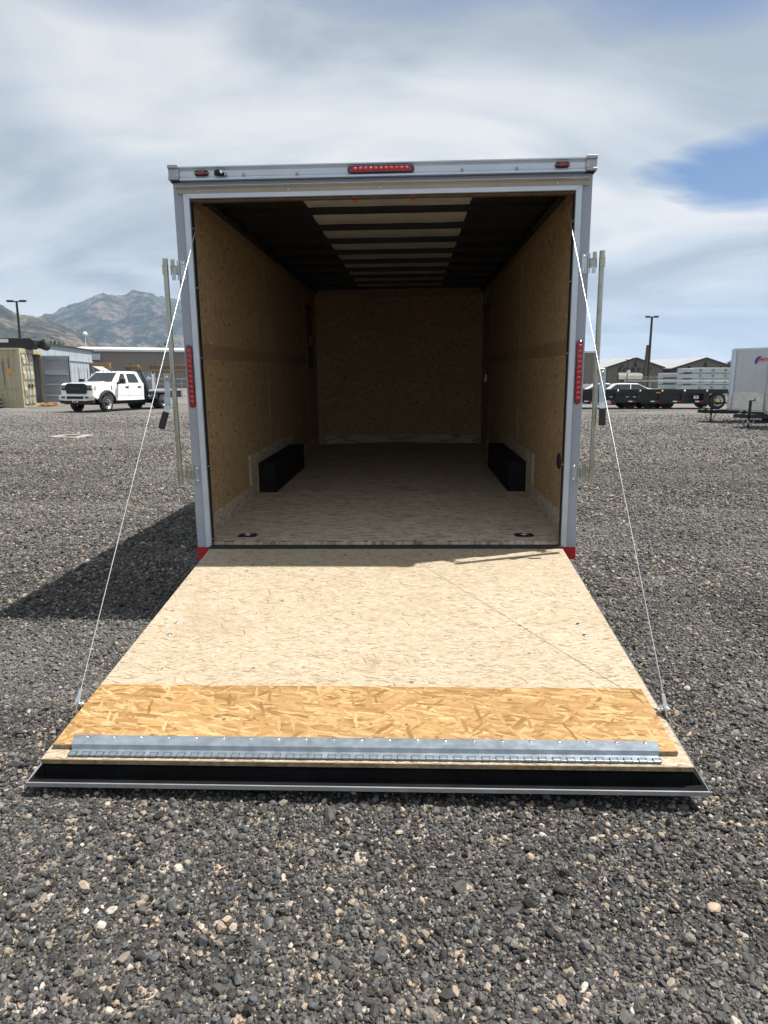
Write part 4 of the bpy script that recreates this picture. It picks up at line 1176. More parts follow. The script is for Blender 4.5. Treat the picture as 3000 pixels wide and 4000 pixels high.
dd, dw = container_door('door', M['cream'], M['inside'])
dd.xf = None
for q in dd.v:
    q.y = cy(q.y + .16)
door = dd.build('door', M['cream'], CT)
lr = MB()
for y in (.52, 1.0):
    lr.cyl((-.10, cy(.16 + y), .10), (-.10, cy(.16 + y), HC - .12), .028, n=8)
    for z in (.30, 1.2, 2.2, HC - .42):
        lr.box(-.13, -.04, *sorted((cy(.16 + y - .05), cy(.16 + y + .05))), z, z + .07)
lr.build('lock_rod', M['galv'], door)
hn = MB()
for y in (.52, 1.0):
    hn.box(-.15, -.11, *sorted((cy(.16 + y), cy(.16 + y + .40))), 1.22, 1.28).box(-.16, -.10, *sorted((cy(.16 + y - .05), cy(.16 + y + .06))), 1.15, 1.38)
hn.build('lock_handle', M['trim_dark'], door)
MB().box(-.092, -.086, *sorted((cy(.36), cy(.58))), .62, .98).build('data_plate', M['alum_dull'], door)
MB().lathe([(0, -.092), (.12, -.090), (.13, -.086)], 12, (0, cy(.42), 2.62), 'x').build('round_emblem', M['wrap'], door)
# the open leaf, swung out past a right angle: its grey inner face with ribs looks this way
ol, dw = container_door('open', M['inside'], M['inside'])
odr = MB().box(-.05, .0, 0, cy(dw), .22, HC - .30).build('open_door', M['inside'], CT, 'grey inner face of the swung open door')
odr.matrix_local = Matrix.Translation((-.02, cy(WC - .08), 0)) @ Matrix.Rotation(ysg * R(84), 4, 'Z')
rb = MB().box(-.10, -.051, cy(.02), cy(.14), .24, HC - .32).box(-.10, -.051, cy(dw - .15), cy(dw - .02), .24, HC - .32).box(-.10, -.051, cy(.142), cy(dw - .152), HC - .56, HC - .36)
rb.build('door_stile', M['inside'], odr)
for z in (.62, 1.30, 1.95):
    MB().box(-.21, -.051, cy(.145), cy(dw - .155), z, z + .09).build('door_rib', M['white_skin'], odr)
MB().box(-.106, -.101, cy(dw - .08), cy(dw - .02), .3, HC - .36).build('door_gasket', M['rubber'], odr)
# marks on the container
for k, ch in enumerate('JXU0252418'):
    lettering('side_code', ch, .20, M['trim_dark'], CT, Matrix.Translation((.97, cy(-.004), 2.72 - k * .148)) @ (Matrix.Rotation(PI, 4, 'Z') if nx.x < 0 else Matrix.Identity(4)) @ Matrix.Rotation(R(90), 4, 'X'), .004)
for k, ch in enumerate('4221'):
    lettering('type_code', ch, .20, M['trim_dark'], CT, Matrix.Translation((.66, cy(-.004), 2.74 - k * .15)) @ (Matrix.Rotation(PI, 4, 'Z') if nx.x < 0 else Matrix.Identity(4)) @ Matrix.Rotation(R(90), 4, 'X'), .004)
MB().box(.50, .74, *sorted((cy(-.004), cy(.012))), 1.95, 2.28).build('caution_plate', M['orange_print'], CT)
hz = MB()
for k in range(4):
    hz.add([(.32 + k * .13, cy(-.003), HC - .40), (.39 + k * .13, cy(-.003), HC - .40), (.43 + k * .13, cy(-.003), HC - .31), (.36 + k * .13, cy(-.003), HC - .31)], [(0, 1, 2, 3)])
for k in range(3):
    for y in (.25, WC - .8):
        hz.add([(-.004, cy(y + k * .16), HC - .2), (-.004, cy(y + .09 + k * .16), HC - .2), (-.004, cy(y + .14 + k * .16), HC - .08), (-.004, cy(y + .05 + k * .16), HC - .08)], [(0, 1, 2, 3)])
hz.build('hazard_stripes', M['orange_print'], CT)
# things in and on the container
st = thing('step_ladder', 'white metal steps standing inside the open container doorway', 'steps', CT.matrix_basis @ Vector((.9, cy(WC * .72), .2)), CT.rotation_euler.z)
for s in (-.32, .32):
    MB().bar((-.45, s, 0), (.45, s, 1.5), .05, .1).build('side_rail', M['white'], st)
for k in range(5):
    MB().box(-.45 + k * .2 - .1, -.45 + k * .2 + .12, -.30, .30, .18 + k * .29, .22 + k * .29).build('step', M['galv'], st)
MB().cyl((.45, -.32, 1.5), (.45, .32, 1.5), .03, n=8).build('top_rail', M['galv'], st)
bn = thing('storage_bin', 'long black bin lying on top of the cream container', 'bin', CT.matrix_basis @ Vector((0, 0, HC + .002)), CT.rotation_euler.z)
pts = [(-.55, .22), (-.2, 0), (5.0, 0), (5.0, .62), (-.35, .62), (-.55, .50)]
mb_ = MB()
mb_.add([(x, cy(y), z) for y in (.95, 2.2) for x, z in pts], [tuple(range(6)), tuple(range(11, 5, -1))] + [(k, 6 + k, 6 + (k + 1) % 6, (k + 1) % 6) for k in range(6)])
mb_.build('bin_body', M['black'], bn, bevel=.03)
MB().box(.9, 1.5, cy(.935), cy(.949), .36, .56).build('bin_pale_panel', M['alum'], bn)  # pale metal panel on the near face of the bin
MB().cyl((-.6, cy(1.9), .3), (-.6, cy(2.7), .22), .26, n=14).build('bin_drum', M['rubber'], bn)
ty = None
for k in range(3):
    if ty is None:
        ty = MB().lathe([(.24, 0), (.38, -.01), (.45, .04), (.45, .16), (.38, .21), (.24, .20)], 24, (0, 0, 0), 'z').build('loose_tyre', M['tyre'])
        tag(ty, 'black tyre at the bottom of the stack by the container side', 'tyre', 'tyres stacked by the container')
        o = ty
    else:
        o = ty.copy()
        COL.objects.link(o)
        o['label'] = ('middle black tyre of the stack by the container side', 'topmost black tyre of the stack by the container side')[k - 1]
    o.location = CT.matrix_basis @ Vector((1.42 + .03 * k, cy(-.52), .21 * k + .005))
sp = MB()
for k in range(16):
    a = rng.uniform(0, 6.28)
    c = Vector((rng.uniform(-.55, .55), rng.uniform(-.25, .25), .05 + rng.uniform(0, .16)))
    d_ = Vector((math.cos(a), math.sin(a) * .5, rng.uniform(-.2, .3))) * .2
    sp.bar(c - d_, c + d_, .12, .05)
tag(sp.build('strap_heap', M['ochre_cloth']), 'crumpled ochre straps heaped in front of the container door', 'straps').location = CT.matrix_basis @ Vector((-.55, cy(1.75), .0))
rc = thing('red_toolbox', 'red box on the ground under the open container door', 'box', flat(at(198, 1490, 42.6)), .1)
MB().box(-.24, .24, -.15, .15, .0, .15).build('box_body', M['red_can'], rc, bevel=.02)
MB().box(-.25, .25, -.16, .16, .152, .18).build('lid', M['red_can'], rc, bevel=.015)

# ------------------------------------------------------------------ left: grey site office, its long face seen at a slant
OF, lo_ = frame_thing('site_office', 'pale grey site office trailer behind the open container door', 'office', at(120, 1490, 46), at(366, 1490, 60))
zt = 4.18
MB().box(0, lo_, .0, 3.0, .45, zt - .05).build('office_wall', M['office'], OF)
MB().box(-.15, lo_ + .15, -.15, 3.2, zt - .045, zt + .06).build('office_roof', M['trim_dark'], OF)
MB().box(-.02, lo_ + .02, -.07, -.012, zt - 1.05, zt - .95).box(-.02, lo_ + .02, -.05, -.012, zt - .16, zt - .05).build('trim_band', M['office'], OF)
for x in np.arange(.3, lo_ - .2, .82):
    MB().box(x, x + .045, -.022, -.001, .47, zt - 1.06).build('siding_batten', M['office'], OF)
for x in np.arange(.5, lo_ - .2, 1.6):
    MB().box(x, x + .03, -.018, -.001, zt - .94, zt - .17).build('siding_batten', M['office'], OF)
dr_ = MB().box(lo_ - .95, lo_ - .12, -.05, -.001, .5, zt - 1.15).build('office_door', M['trim_dark'], OF)
MB().box(lo_ - .8, lo_ - .5, -.06, -.051, 1.8, 2.2).build('notice', M['wrap'], dr_)
sk = MB()
for x in np.arange(.3, lo_, 1.5):
    sk.box(x, x + .4, .1, .5, .0, .449).box(x, x + .4, 2.4, 2.8, .0, .449)
sk.build('office_pier', M['concrete'], OF, kind='stuff')
for x, hh in ((4.2, .35), (6.6, .45), (9.0, .5)):
    MB().cyl((x, 1.2, zt + .06), (x, 1.2, zt + .06 + hh), .07, n=8).build('roof_vent', M['trim_dark'], OF)
MB().cyl((lo_ - .4, .3, zt + .06), (lo_ - .4, .3, zt + 1.25), .03, n=6).lathe([(0, 1.6), (.14, 1.5), (.2, 1.36), (.14, 1.22), (0, 1.16)], 10, (lo_ - .4, .3, zt), 'z').build('weather_mast', M['white'], OF)
LT, ll = frame_thing('lean_to_roof', 'small ribbed grey metal canopy beyond the site office', 'canopy', at(366, 1490, 66), at(408, 1490, 66))
MB().add([(0, 0, 2.95), (ll, 0, 2.35), (ll, 2.4, 2.35), (0, 2.4, 2.95), (0, 0, 2.99), (ll, 0, 2.39), (ll, 2.4, 2.39), (0, 2.4, 2.99)],
         [(3, 2, 1, 0), (4, 5, 6, 7), (0, 1, 5, 4), (1, 2, 6, 5), (2, 3, 7, 6), (3, 0, 4, 7)]).build('canopy_sheet', M['roof_grey'], LT)
for x in (0.05, ll - .05):
    MB().box(x - .04, x + .04, 0.05, .13, 0, 2.95 - .6 * x / ll - .002).build('canopy_post', M['galv'], LT)

# ------------------------------------------------------------------ left: long tan warehouse far behind
WHS, lw_ = frame_thing('warehouse', 'long grey tan metal warehouse with a white roof edge behind the white truck', 'warehouse', at(306, 1490, 150), at(1250, 1490, 165))
MB().box(0, lw_, 0, 26, 0, 8.05).build('warehouse_wall', M['tan'], WHS)
rb_ = MB()
for x in np.arange(.2, lw_, .9):
    rb_.box(x, x + .12, -.06, -.002, .3, 8.0)
rb_.build('wall_ribs', M['tan'], WHS, kind='stuff')
MB().add([(-.6, -.5, 8.06), (lw_ + .6, -.5, 8.06), (lw_ + .6, 13, 9.2), (-.6, 13, 9.2), (lw_ + .6, 26.5, 8.06), (-.6, 26.5, 8.06), (-.6, -.5, 8.5), (lw_ + .6, -.5, 8.5), (lw_ + .6, 13, 9.6), (-.6, 13, 9.6), (lw_ + .6, 26.5, 8.5), (-.6, 26.5, 8.5)],
         [(0, 1, 7, 6), (6, 7, 8, 9), (9, 8, 10, 11), (0, 6, 9, 11, 5, 3), (1, 2, 4, 10, 8, 7), (4, 5, 11, 10)]).build('warehouse_roof', M['roof_white'], WHS)
MB().box(3.2, 4.9, -1.0, -.07, 6.2, 7.5).build('wall_unit', M['office'], WHS)
TB, lt_ = frame_thing('tan_building', 'plain tan metal building showing just right of the cargo trailer', 'building', at(2085, 1490, 100), at(2321, 1490, 100))
MB().box(0, lt_, 0, 14, 0, 5.6).build('building_wall', M['tan'], TB)
MB().box(-.2, lt_ + .1, -.15, 14.2, 5.6, 5.85).build('building_roof', M['roof_white'], TB)
for x in np.arange(.3, lt_, .8):
    MB().box(x, x + .08, -.04, -.002, .1, 5.58).build('wall_rib', M['tan'], TB)

# stacks of timber on racks
for i, (p0, p1, ztop, zbot, lab, mm) in enumerate(((368, 425, 4.15, 3.25, 'bundle of sawn timber on the rack nearest the site office', 'lumber'),
                                                  (492, 548, 3.85, 3.2, 'short bundle of weathered timber on the rack above the truck cab', 'lumber_old'),
                                                  (588, 742, 3.9, 2.75, 'long bundle of timber with sunlight coloured onto its top plank, behind the lock bar', 'lumber_old'))):
    LB, l_ = frame_thing('lumber_bundle', lab, 'timber', at(p0, 1490, 95), at(p1, 1490, 95), 0, 'timber bundles on racks')
    nr = max(2, int((ztop - zbot) / .22))
    for r_ in range(nr):
        for k in range(3):
            z = zbot + r_ * (ztop - zbot) / nr
            jx = rng.uniform(-.25, .25)
            sunlit_row = (r_ == nr - 1 or (i == 2 and r_ == 1))  # rows given brighter orange wood: sunlight put into the plank colour
            MB().box(jx, l_ + rng.uniform(-.3, .25), k * .32, k * .32 + .29, z + .01, z + (ztop - zbot) / nr - .03).build('plank', M['lumber' if sunlit_row else mm], LB)
    RK = thing('timber_rack', ('dark cantilever rack under the timber nearest the site office', 'dark cantilever rack under the short weathered timber', 'dark cantilever rack under the long timber bundle')[i], 'rack', LB.location, LB.rotation_euler.z, 'timber racks')
    for x in ((.3, l_ - .3) if i < 2 else (.4, l_ * .5, l_ - .4)):
        MB().box(x - .06, x + .06, 1.15, 1.3, 0, ztop + .2).build('upright', M['pole'], RK)
        MB().box(x - .05, x + .05, -.05, 1.149, zbot - .14, zbot + .005).box(x - .05, x + .05, -.3, 1.149, .0, .12).build('arm', M['pole'], RK)
WCt, l_ = frame_thing('wire_crate', 'grey wire mesh crate with a round sign behind the truck bed', 'crate', at(543, 1490, 56), at(592, 1490, 56))
MB().box(.03, l_ - .03, .04, .9, .35, 2.15).build('crate_load', M['inside'], WCt)
cg = MB()
for x in np.linspace(0, l_, 6):
    cg.box(x - .012, x + .012, -.012, .012, .1, 2.3)
for z in np.linspace(.3, 2.3, 9):
    cg.box(0, l_, -.02, -.013, z - .012, z + .012)
for x in (0, l_):
    cg.box(x - .03, x + .03, .0, .06, .0, 2.32).box(x - .03, x + .03, .9, .96, 0, 2.32)
cg.build('crate_mesh', M['galv'], WCt)
MB().lathe([(0, -.03), (.17, -.03), (.17, -.022)], 18, (l_ * .78, 0, 1.75), 'y').build('crate_sign', M['white'], WCt)
lettering('sign_letter', 'e', .36, M['red_can'], WCt, Matrix.Translation((l_ * .78, -.034, 1.75)) @ Matrix.Rotation(R(90), 4, 'X'), .002)
PG, l_ = frame_thing('pipe_gate', 'galvanised pipe gate across the yard left of the cargo trailer', 'gate', at(598, 1490, 62), at(820, 1490, 62))
g_ = MB()
for z in (.25, .75, 1.3, 1.75):
    g_.cyl((0, 0, z), (l_, 0, z), .03, n=6)
for x in np.linspace(0, l_, 5):
    g_.cyl((x, 0, 0), (x, 0, 1.78), .03, n=6)
g_.cyl((0, 0, 1.7), (l_ * .5, 0, .25), .025, n=6)
g_.build('gate_frame', M['galv'], PG)
LF, l_ = frame_thing('office_railing', 'low galvanised railing in front of the site office', 'railing', at(276, 1490, 44), at(345, 1490, 47))
g_ = MB()
for z in (1.5, 2.2, 2.35):
    g_.cyl((0, 0, z), (l_, 0, z), .02, n=6)
for x in np.linspace(0, l_, 3):
    g_.cyl((x, 0, 0), (x, 0, 2.4), .03, n=6)
g_.build('railing_frame', M['galv'], LF)

# ------------------------------------------------------------------ ground plate: concrete ring round a dark grate
GP = thing('drain_cover', 'dark drain grate set in a pale concrete pad on the gravel', 'drain', (0, 0, 0))
q = [gnd(190, 1711), gnd(300, 1714), gnd(365, 1702), gnd(248, 1702.5)]
ce = sum((Vector(p) for p in q), Vector()) / 4
GP.location = flat(ce)
out_ = [flat(p) - flat(ce) for p in q]
inn = [v * .62 for v in out_]
mb_ = MB()
for k in range(4):
    a, b, c_, d_ = out_[k], out_[(k + 1) % 4], inn[(k + 1) % 4], inn[k]
    mb_.add([flat(a, -.02), flat(b, -.02), flat(b, .035), flat(a, .035), flat(d_, .035), flat(c_, .035), flat(d_, -.02), flat(c_, -.02)], [(0, 1, 2, 3), (3, 2, 5, 4), (4, 5, 7, 6)])
mb_.build('concrete_ring', M['concrete'], GP)
mb_ = MB()
for k in range(9):
    a, b = inn[0].lerp(inn[3], (k + .15) / 9), inn[1].lerp(inn[2], (k + .15) / 9)
    c_, d_ = inn[0].lerp(inn[3], (k + .8) / 9), inn[1].lerp(inn[2], (k + .8) / 9)
    mb_.add([flat(a, .028), flat(b, .028), flat(d_, .028), flat(c_, .028)], [(0, 1, 2, 3)])
mb_.add([flat(v, .012) for v in inn], [(0, 1, 2, 3)])
mb_.build('grate', M['black'], GP)


# ------------------------------------------------------------------ lamp poles and the leaning wooden pole
def lamp_pole(label, base, top, arm):
    t = thing('lamp_pole', label, 'lamp pole', flat(base), 0, 'tall yard lamp poles')
    h = top - .0
    MB().cyl((0, 0, 0), (0, 0, h), .13, .09, 10).build('pole', M['pole'], t)
    MB().box(-.22, .22, -.22, .22, 0, .5).build('pole_base', M['concrete'], t)
    MB().bar((-arm, 0, h - .05), (arm, 0, h - .05), .06, .08).build('cross_arm', M['pole'], t)
    for s in (-1, 1):
        MB().box(*sorted((s * arm * .35, s * arm)), -.16, .16, h - .005, h + .07).build('lamp_head', M['pole'], t, bevel=.02)
    return t


lamp_pole('tall dark twin headed lamp pole behind the cream container', at(95, 1490, 60), 8.35, .85)
lamp_pole('tall dark twin headed lamp pole on the right side of the yard', at(2529, 1490, 60), 7.05, .55)
wp = thing('wooden_pole', 'leaning brown wooden pole beside the right hand lamp pole', 'pole', flat(at(2512, 1490, 62)))
MB().cyl((0, 0, -.1), (.2, 0, 4.75), .16, .13, 9).build('pole', M['pole_wood'], wp)

# ------------------------------------------------------------------ right: buildings with tree emblems, barn shaped shed
CONIFER = [(0, 1.9), (.16, 1.55), (.08, 1.55), (.28, 1.2), (.14, 1.22), (.40, .85), (.2, .88), (.52, .48), (.28, .52), (.62, .12), (.10, .2), (.08, -.25), (-.08, -.25), (-.10, .2), (-.62, .12), (-.28, .52), (-.52, .48), (-.2, .88),
           (-.40, .85), (-.14, 1.22), (-.28, 1.2), (-.08, 1.55), (-.16, 1.55)]


def gable_hall(label, pl, pr, depth, eave, apex, emblem_z, words=None, group='brown halls with a tree emblem'):
    t, w_ = frame_thing('gable_hall', label, 'building', at(pl, 1490, depth), at(pr, 1490, depth), 0, group)
    ln = 30
    lean = -.28 * ln     # the hall runs back and to the left
    f = [(0, 0, 0), (w_, 0, 0), (w_, 0, eave), (w_ / 2, 0, apex), (0, 0, eave)]
    bk = [(x + lean, ln, z) for x, y, z in f]
    MB().add(f + bk, [(0, 1, 2, 3, 4), (9, 8, 7, 6, 5), (0, 5, 6, 1), (1, 6, 7, 2), (0, 4, 9, 5)]).build('hall_wall', M['tan_dark'], t)
    rf = MB()
    for s in (0, 1):
        x0 = -1.1 if s == 0 else w_ + .4
        sl_ = (apex - eave) / (w_ / 2)
        z0 = eave - sl_ * (1.1 if s == 0 else .4)
        a = [(x0, -.35, z0 + .02), (w_ / 2, -.35, apex + .02), (w_ / 2 + lean, ln, apex + .02), (x0 + lean, ln, z0 + .02)]
        rf.add(a + [(x, y, z + .18) for x, y, z in a], [(0, 1, 2, 3), (7, 6, 5, 4), (0, 4, 5, 1), (1, 5, 6, 2), (2, 6, 7, 3), (3, 7, 4, 0)])
    rf.build('hall_roof', M['roof_grey'], t)
    fc = MB()
    for s in (0, 1):
        x0 = -1.1 if s == 0 else w_ + .4
        sl_ = (apex - eave) / (w_ / 2)
        z0 = eave - sl_ * (1.1 if s == 0 else .4)
        fc.add([(x0, -.40, z0 - .12), (w_ / 2, -.40, apex - .12), (w_ / 2, -.40, apex + .16), (x0, -.40, z0 + .16), (x0, -.352, z0 - .12), (w_ / 2, -.352, apex - .12), (w_ / 2, -.352, apex + .16), (x0, -.352, z0 + .16)],
               [(0, 1, 2, 3), (7, 6, 5, 4), (0, 4, 5, 1), (3, 2, 6, 7), (0, 3, 7, 4)])
    fc.box(-.08, .08, -.06, -.002, 0, eave - .3).box(w_ - .08, w_ + .08, -.06, -.002, 0, eave).build('barge_board', M['trim_dark'], t)
    MB().prism([(w_ / 2 + u * .75, emblem_z + v * .75) for u, v in CONIFER], -.08, -.005, 'y').build('tree_emblem', M['letter_black'], t)
    return t, w_


GH, gw = gable_hall('brown gabled hall with FOREST in dark letters and a tree emblem', 2368, 2586, 150, 4.55, 6.55, 4.72)
lettering('wall_letters', 'FOREST', 1.62, M['letter_black'], GH, Matrix.Translation((gw / 2 + .0, -.06, 3.85)) @ Matrix.Rotation(R(90), 4, 'X'), .03, space=1.42, bold=.045, sx=1.02)
MB().box(3.0, 3.55, -.05, -.004, 4.55, 5.1).build('gable_vent', M['trim_dark'], GH)
GH2, gw2 = gable_hall('brown gabled hall with a tree emblem behind the white wrapped stacks', 2637, 2862, 150, 4.55, 6.55, 4.6)
for x in (2.6, gw2 - 3.2):
    MB().box(x, x + .5, -.05, -.004, 4.3, 4.9).build('gable_vent', M['trim_dark'], GH2)
BS, l_ = frame_thing('barn_shed', 'small barn shaped shed with a ribbed grey roof below the FOREST letters', 'shed', at(2420, 1490, 92), at(2522, 1490, 94))
gam = [(0, 0), (0, 1.75), (.35, 2.25), (1.2, 2.62), (2.05, 2.25), (2.4, 1.75), (2.4, 0)]
bs_ = MB()
bs_.add([(-.05 + 0.85 * u, u, z) for u, z in gam] + [(l_, u, z) for u, z in gam], [tuple(range(7)), tuple(range(13, 6, -1))] + [(k, 7 + k, 7 + (k + 1) % 7, (k + 1) % 7) for k in (0, 5, 6)])
bs_.build('shed_wall', M['trim_dark'], BS)
rf = MB()
for k in range(1, 5):
    (u0, z0), (u1, z1) = gam[k], gam[k + 1]
    rf.add([(.85 * u0 - .15, u0, z0 + .02), (l_ + .1, u0, z0 + .02), (l_ + .1, u1, z1 + .02), (.85 * u1 - .15, u1, z1 + .02), (.85 * u0 - .15, u0, z0 + .08), (l_ + .1, u0, z0 + .08), (l_ + .1, u1, z1 + .08), (.85 * u1 - .15, u1, z1 + .08)],
           [(0, 1, 2, 3), (7, 6, 5, 4), (0, 4, 5, 1), (1, 5, 6, 2), (2, 6, 7, 3), (3, 7, 4, 0)])
for x in np.arange(.3, l_, .32):
    rf.bar((x, -.03, 1.80), (x, .33, 2.30), .04, .04)
rf.build('shed_roof', M['shed_tan'], BS)
HL = thing('flood_lamp', 'thin dark post with a white flood lamp in front of the FOREST hall', 'lamp', flat(at(2447, 1490, 88)))
MB().cyl((0, 0, 0), (.08, 0, 4.3), .07, .06, 8).bar((-.3, 0, 4.3), (.1, 0, 4.2), .08, .08).bar((.06, 0, 4.2), (.7, 0, 4.5), .06, .06).build('post', M['pole'], HL)
MB().cyl((.0, -.05, 2.6), (.35, -.15, 2.85), .14, .2, 10).build('lamp_head', M['white'], HL)
DH = thing('dirt_heap', 'low heap of brown dirt right of the cargo trailer', 'dirt heap', flat(at(2290, 1490, 62)))
pts = []
for j in range(14):
    row = []
    for i in range(26):
        u, v_ = i / 25 * 2 - 1, j / 13 * 2 - 1
        hgt = max(0, 1 - u * u * .9 - v_ * v_) ** .8 * 1.25
        row.append((u * 3.0, v_ * 1.6, hgt * (1 + .28 * (ridged(np.array([u * 3 + 9.]), np.array([v_ * 3 + 4.]), 3, 3)[0] - .5)) - .03))
    pts.append(row)
MB().grid(pts).build('heap', M['dirt'], DH)

# white wrapped timber stacks
def wrap_stack(label, pl, pr, depth, ztop, tiers, dy, logo=True):
    t, w_ = frame_thing('wrapped_stack', label, 'timber stack', at(pl, 1490, depth), at(pr, 1490, depth), 0, 'white wrapped timber stacks')
    th = ztop / tiers
    for k in range(tiers):
        z = k * th
        pk = MB().box(rng.uniform(-.04, .04), w_ + rng.uniform(-.04, .04), 0, dy, z + .05, z + th - .015).build('wrapped_pack', M['wrap'], t, bevel=.04, seg=2)
        sk_ = MB()
        for x in np.linspace(.2, w_ - .3, 4):
            sk_.box(x, x + .1, .02, dy - .02, z + .001, z + .049)
        sk_.build('spacer', M['lumber_old'], pk)
        if logo and k >= tiers - 4:
            n = max(1, int(w_ / 1.05))
            for i in range(n):
                x = (i + .5) * w_ / n
                m0 = Matrix.Translation((x, -.004, z + th * .52)) @ Matrix.Rotation(R(90), 4, 'X')
                lettering('pack_print', 'R  I', .34, M['green_pale'], pk, m0, .001, bold=.01)
                lettering('pack_print', 'S', .38, M['green'], pk, m0, .0012, bold=.02)
        elif not logo:
            MB().box(.1, w_ - .1, -.004, -.001, z + th * .12, z + th * .3).build('pack_band', M['trim_dark'], pk)
    return t


wrap_stack('widest stack of white wrapped timber with green prints beside the white trailer', 2710, 2905, 70, 2.92, 5, 1.15)
wrap_stack('narrow tall stack of white wrapped timber left of the green printed stack', 2662, 2707, 69, 2.84, 5, 1.1, False)
wrap_stack('lower stack of white wrapped timber near the lamp pole', 2586, 2648, 72, 2.4, 4, 1.15, False)

# chain link fence with barbed wire
CF_, l_ = frame_thing('chain_link_fence', 'chain link fence topped with barbed wire behind the black flatbed', 'fence', at(2440, 1490, 53), at(2960, 1490, 50))
n = int(l_ / 1.6)
for k in range(n + 1):
    x = k * l_ / n
    MB().cyl((x, 0, 0), (x, 0, 1.62), .03, n=6).bar((x, 0, 1.6), (x, -.28, 1.9), .03, .03).build('fence_post', M['galv'], CF_)
MB().cyl((0, 0, 1.55), (l_, 0, 1.55), .028, n=6).build('top_rail', M['galv'], CF_)
bw = MB()
for q_ in (.3, .65, 1.0):
    bw.cyl((0, -.28 * q_, 1.6 + .3 * q_), (l_, -.28 * q_, 1.6 + .3 * q_), .008, n=4, cap=False)
for x in np.arange(.1, l_, .22):
    for q_ in (.3, .65, 1.0):
        bw.bar((x - .05, -.28 * q_, 1.57 + .3 * q_), (x + .05, -.28 * q_, 1.63 + .3 * q_), .014, .014)
bw.build('barbed_wire', M['galv'], CF_, kind='stuff')
cl = MB()
for x in np.arange(-1.5, l_, .16):
    for s in (-1, 1):
        a, b = (x, .05), (x + 1.5, 1.55)
        if s < 0:
            a, b = (x, 1.55), (x + 1.5, .05)
        u0, u1 = max(0, -a[0] / 1.5), min(1, (l_ - a[0]) / 1.5)
        if u1 > u0:
            pa = (a[0] + 1.5 * u0, 0.0, a[1] + (b[1] - a[1]) * u0)
            pb = (a[0] + 1.5 * u1, 0.0, a[1] + (b[1] - a[1]) * u1)
            cl.bar(pa, pb, .006, .006)
cl.build('chain_link', M['galv'], CF_, kind='stuff')


# ------------------------------------------------------------------ right: white cars behind the flatbed (X forward, Y to the left)
def make_car(label, loc, rz, hatch=True):
    t = thing('parked_car', label, 'car', loc, rz, 'white cars parked behind the flatbed')
    side = [(-2.1, .35), (-2.15, .75), (-2.05, .95), (-1.2, 1.0), (.75, .97), (1.6, .86), (2.1, .66), (2.15, .35), (1.75, .28)]
    side += [(1.35 + .36 * math.cos(R(a)), .32 + .36 * math.sin(R(a))) for a in range(0, 181, 22)] + [(-.95, .25)]
    side += [(-1.3 + .36 * math.cos(R(a)), .32 + .36 * math.sin(R(a))) for a in range(0, 181, 22)] + [(-1.75, .28)]
    MB().prism(side, -.88, .88, 'y').build('body', M['car_white'], t, bevel=.05, seg=2)
    xt0, xt1 = (-1.55, .0) if hatch else (-.95, .05)
    xb0 = -2.02 if hatch else -1.7
    prof_ = [(xb0, .97), (xt0, 1.36), (xt0 + .5, 1.42), (xt1, 1.40), (.95, .96)]
    v = [(x, s * (.84 - (z - .96) * .5), z) for s in (-1, 1) for x, z in prof_]
    MB().add(v, [(0, 1, 2, 3, 4), (9, 8, 7, 6, 5), (0, 5, 6, 1), (1, 6, 7, 2), (2, 7, 8, 3), (3, 8, 9, 4)]).build('cabin', M['car_white'], t, bevel=.04, seg=2)
    for s in (-1, 1):
        def sp_(x, z):
            return (x, s * (.846 - (z - .96) * .5), z)
        MB().add([sp_(xb0 + .35, 1.02), sp_(-.42, 1.0), sp_(-.42, 1.345), sp_(xt0 + .25, 1.33)], [(0, 1, 2, 3)]).build('side_window', M['glass'], t)
        MB().add([sp_(-.36, 1.0), sp_(.78, 1.0), sp_(.08, 1.335), sp_(-.36, 1.345)], [(0, 1, 2, 3)]).build('side_window', M['glass'], t)
        for x in (1.35, -1.3):
            wheel_parts(t, (x, s * .78, .32), .32, .2, s, M['chrome'])
        MB().box(-2.16, -2.0, *sorted((s * .6, s * .86)), .76, .9).build('tail_lamp', M['red_lens'], t)
        MB().box(.7, .9, *sorted((s * .86, s * 1.02)), .96, 1.08).build('wing_mirror', M['car_white'], t, bevel=.02)
    MB().add([(.90, -.80, 1.0), (.90, .80, 1.0), (.12, .64, 1.385), (.12, -.64, 1.385)], [(0, 1, 2, 3)]).build('windscreen', M['glass'], t)
    MB().add([(xb0 - .012, .78, 1.0), (xb0 - .012, -.78, 1.0), (xt0 - .02, -.64, 1.345), (xt0 - .02, .64, 1.345)], [(0, 1, 2, 3)]).build('rear_window', M['glass'], t)
    return t


p_ = flat(at(2487, 1490, 45))
make_car('white hatchback parked behind the black flatbed, nearer the lamp pole', p_, R(-14))
p_ = flat(at(2372, 1490, 47))
make_car('low white car parked behind the black flatbed, nearer the cargo trailer', p_, R(-8), False)

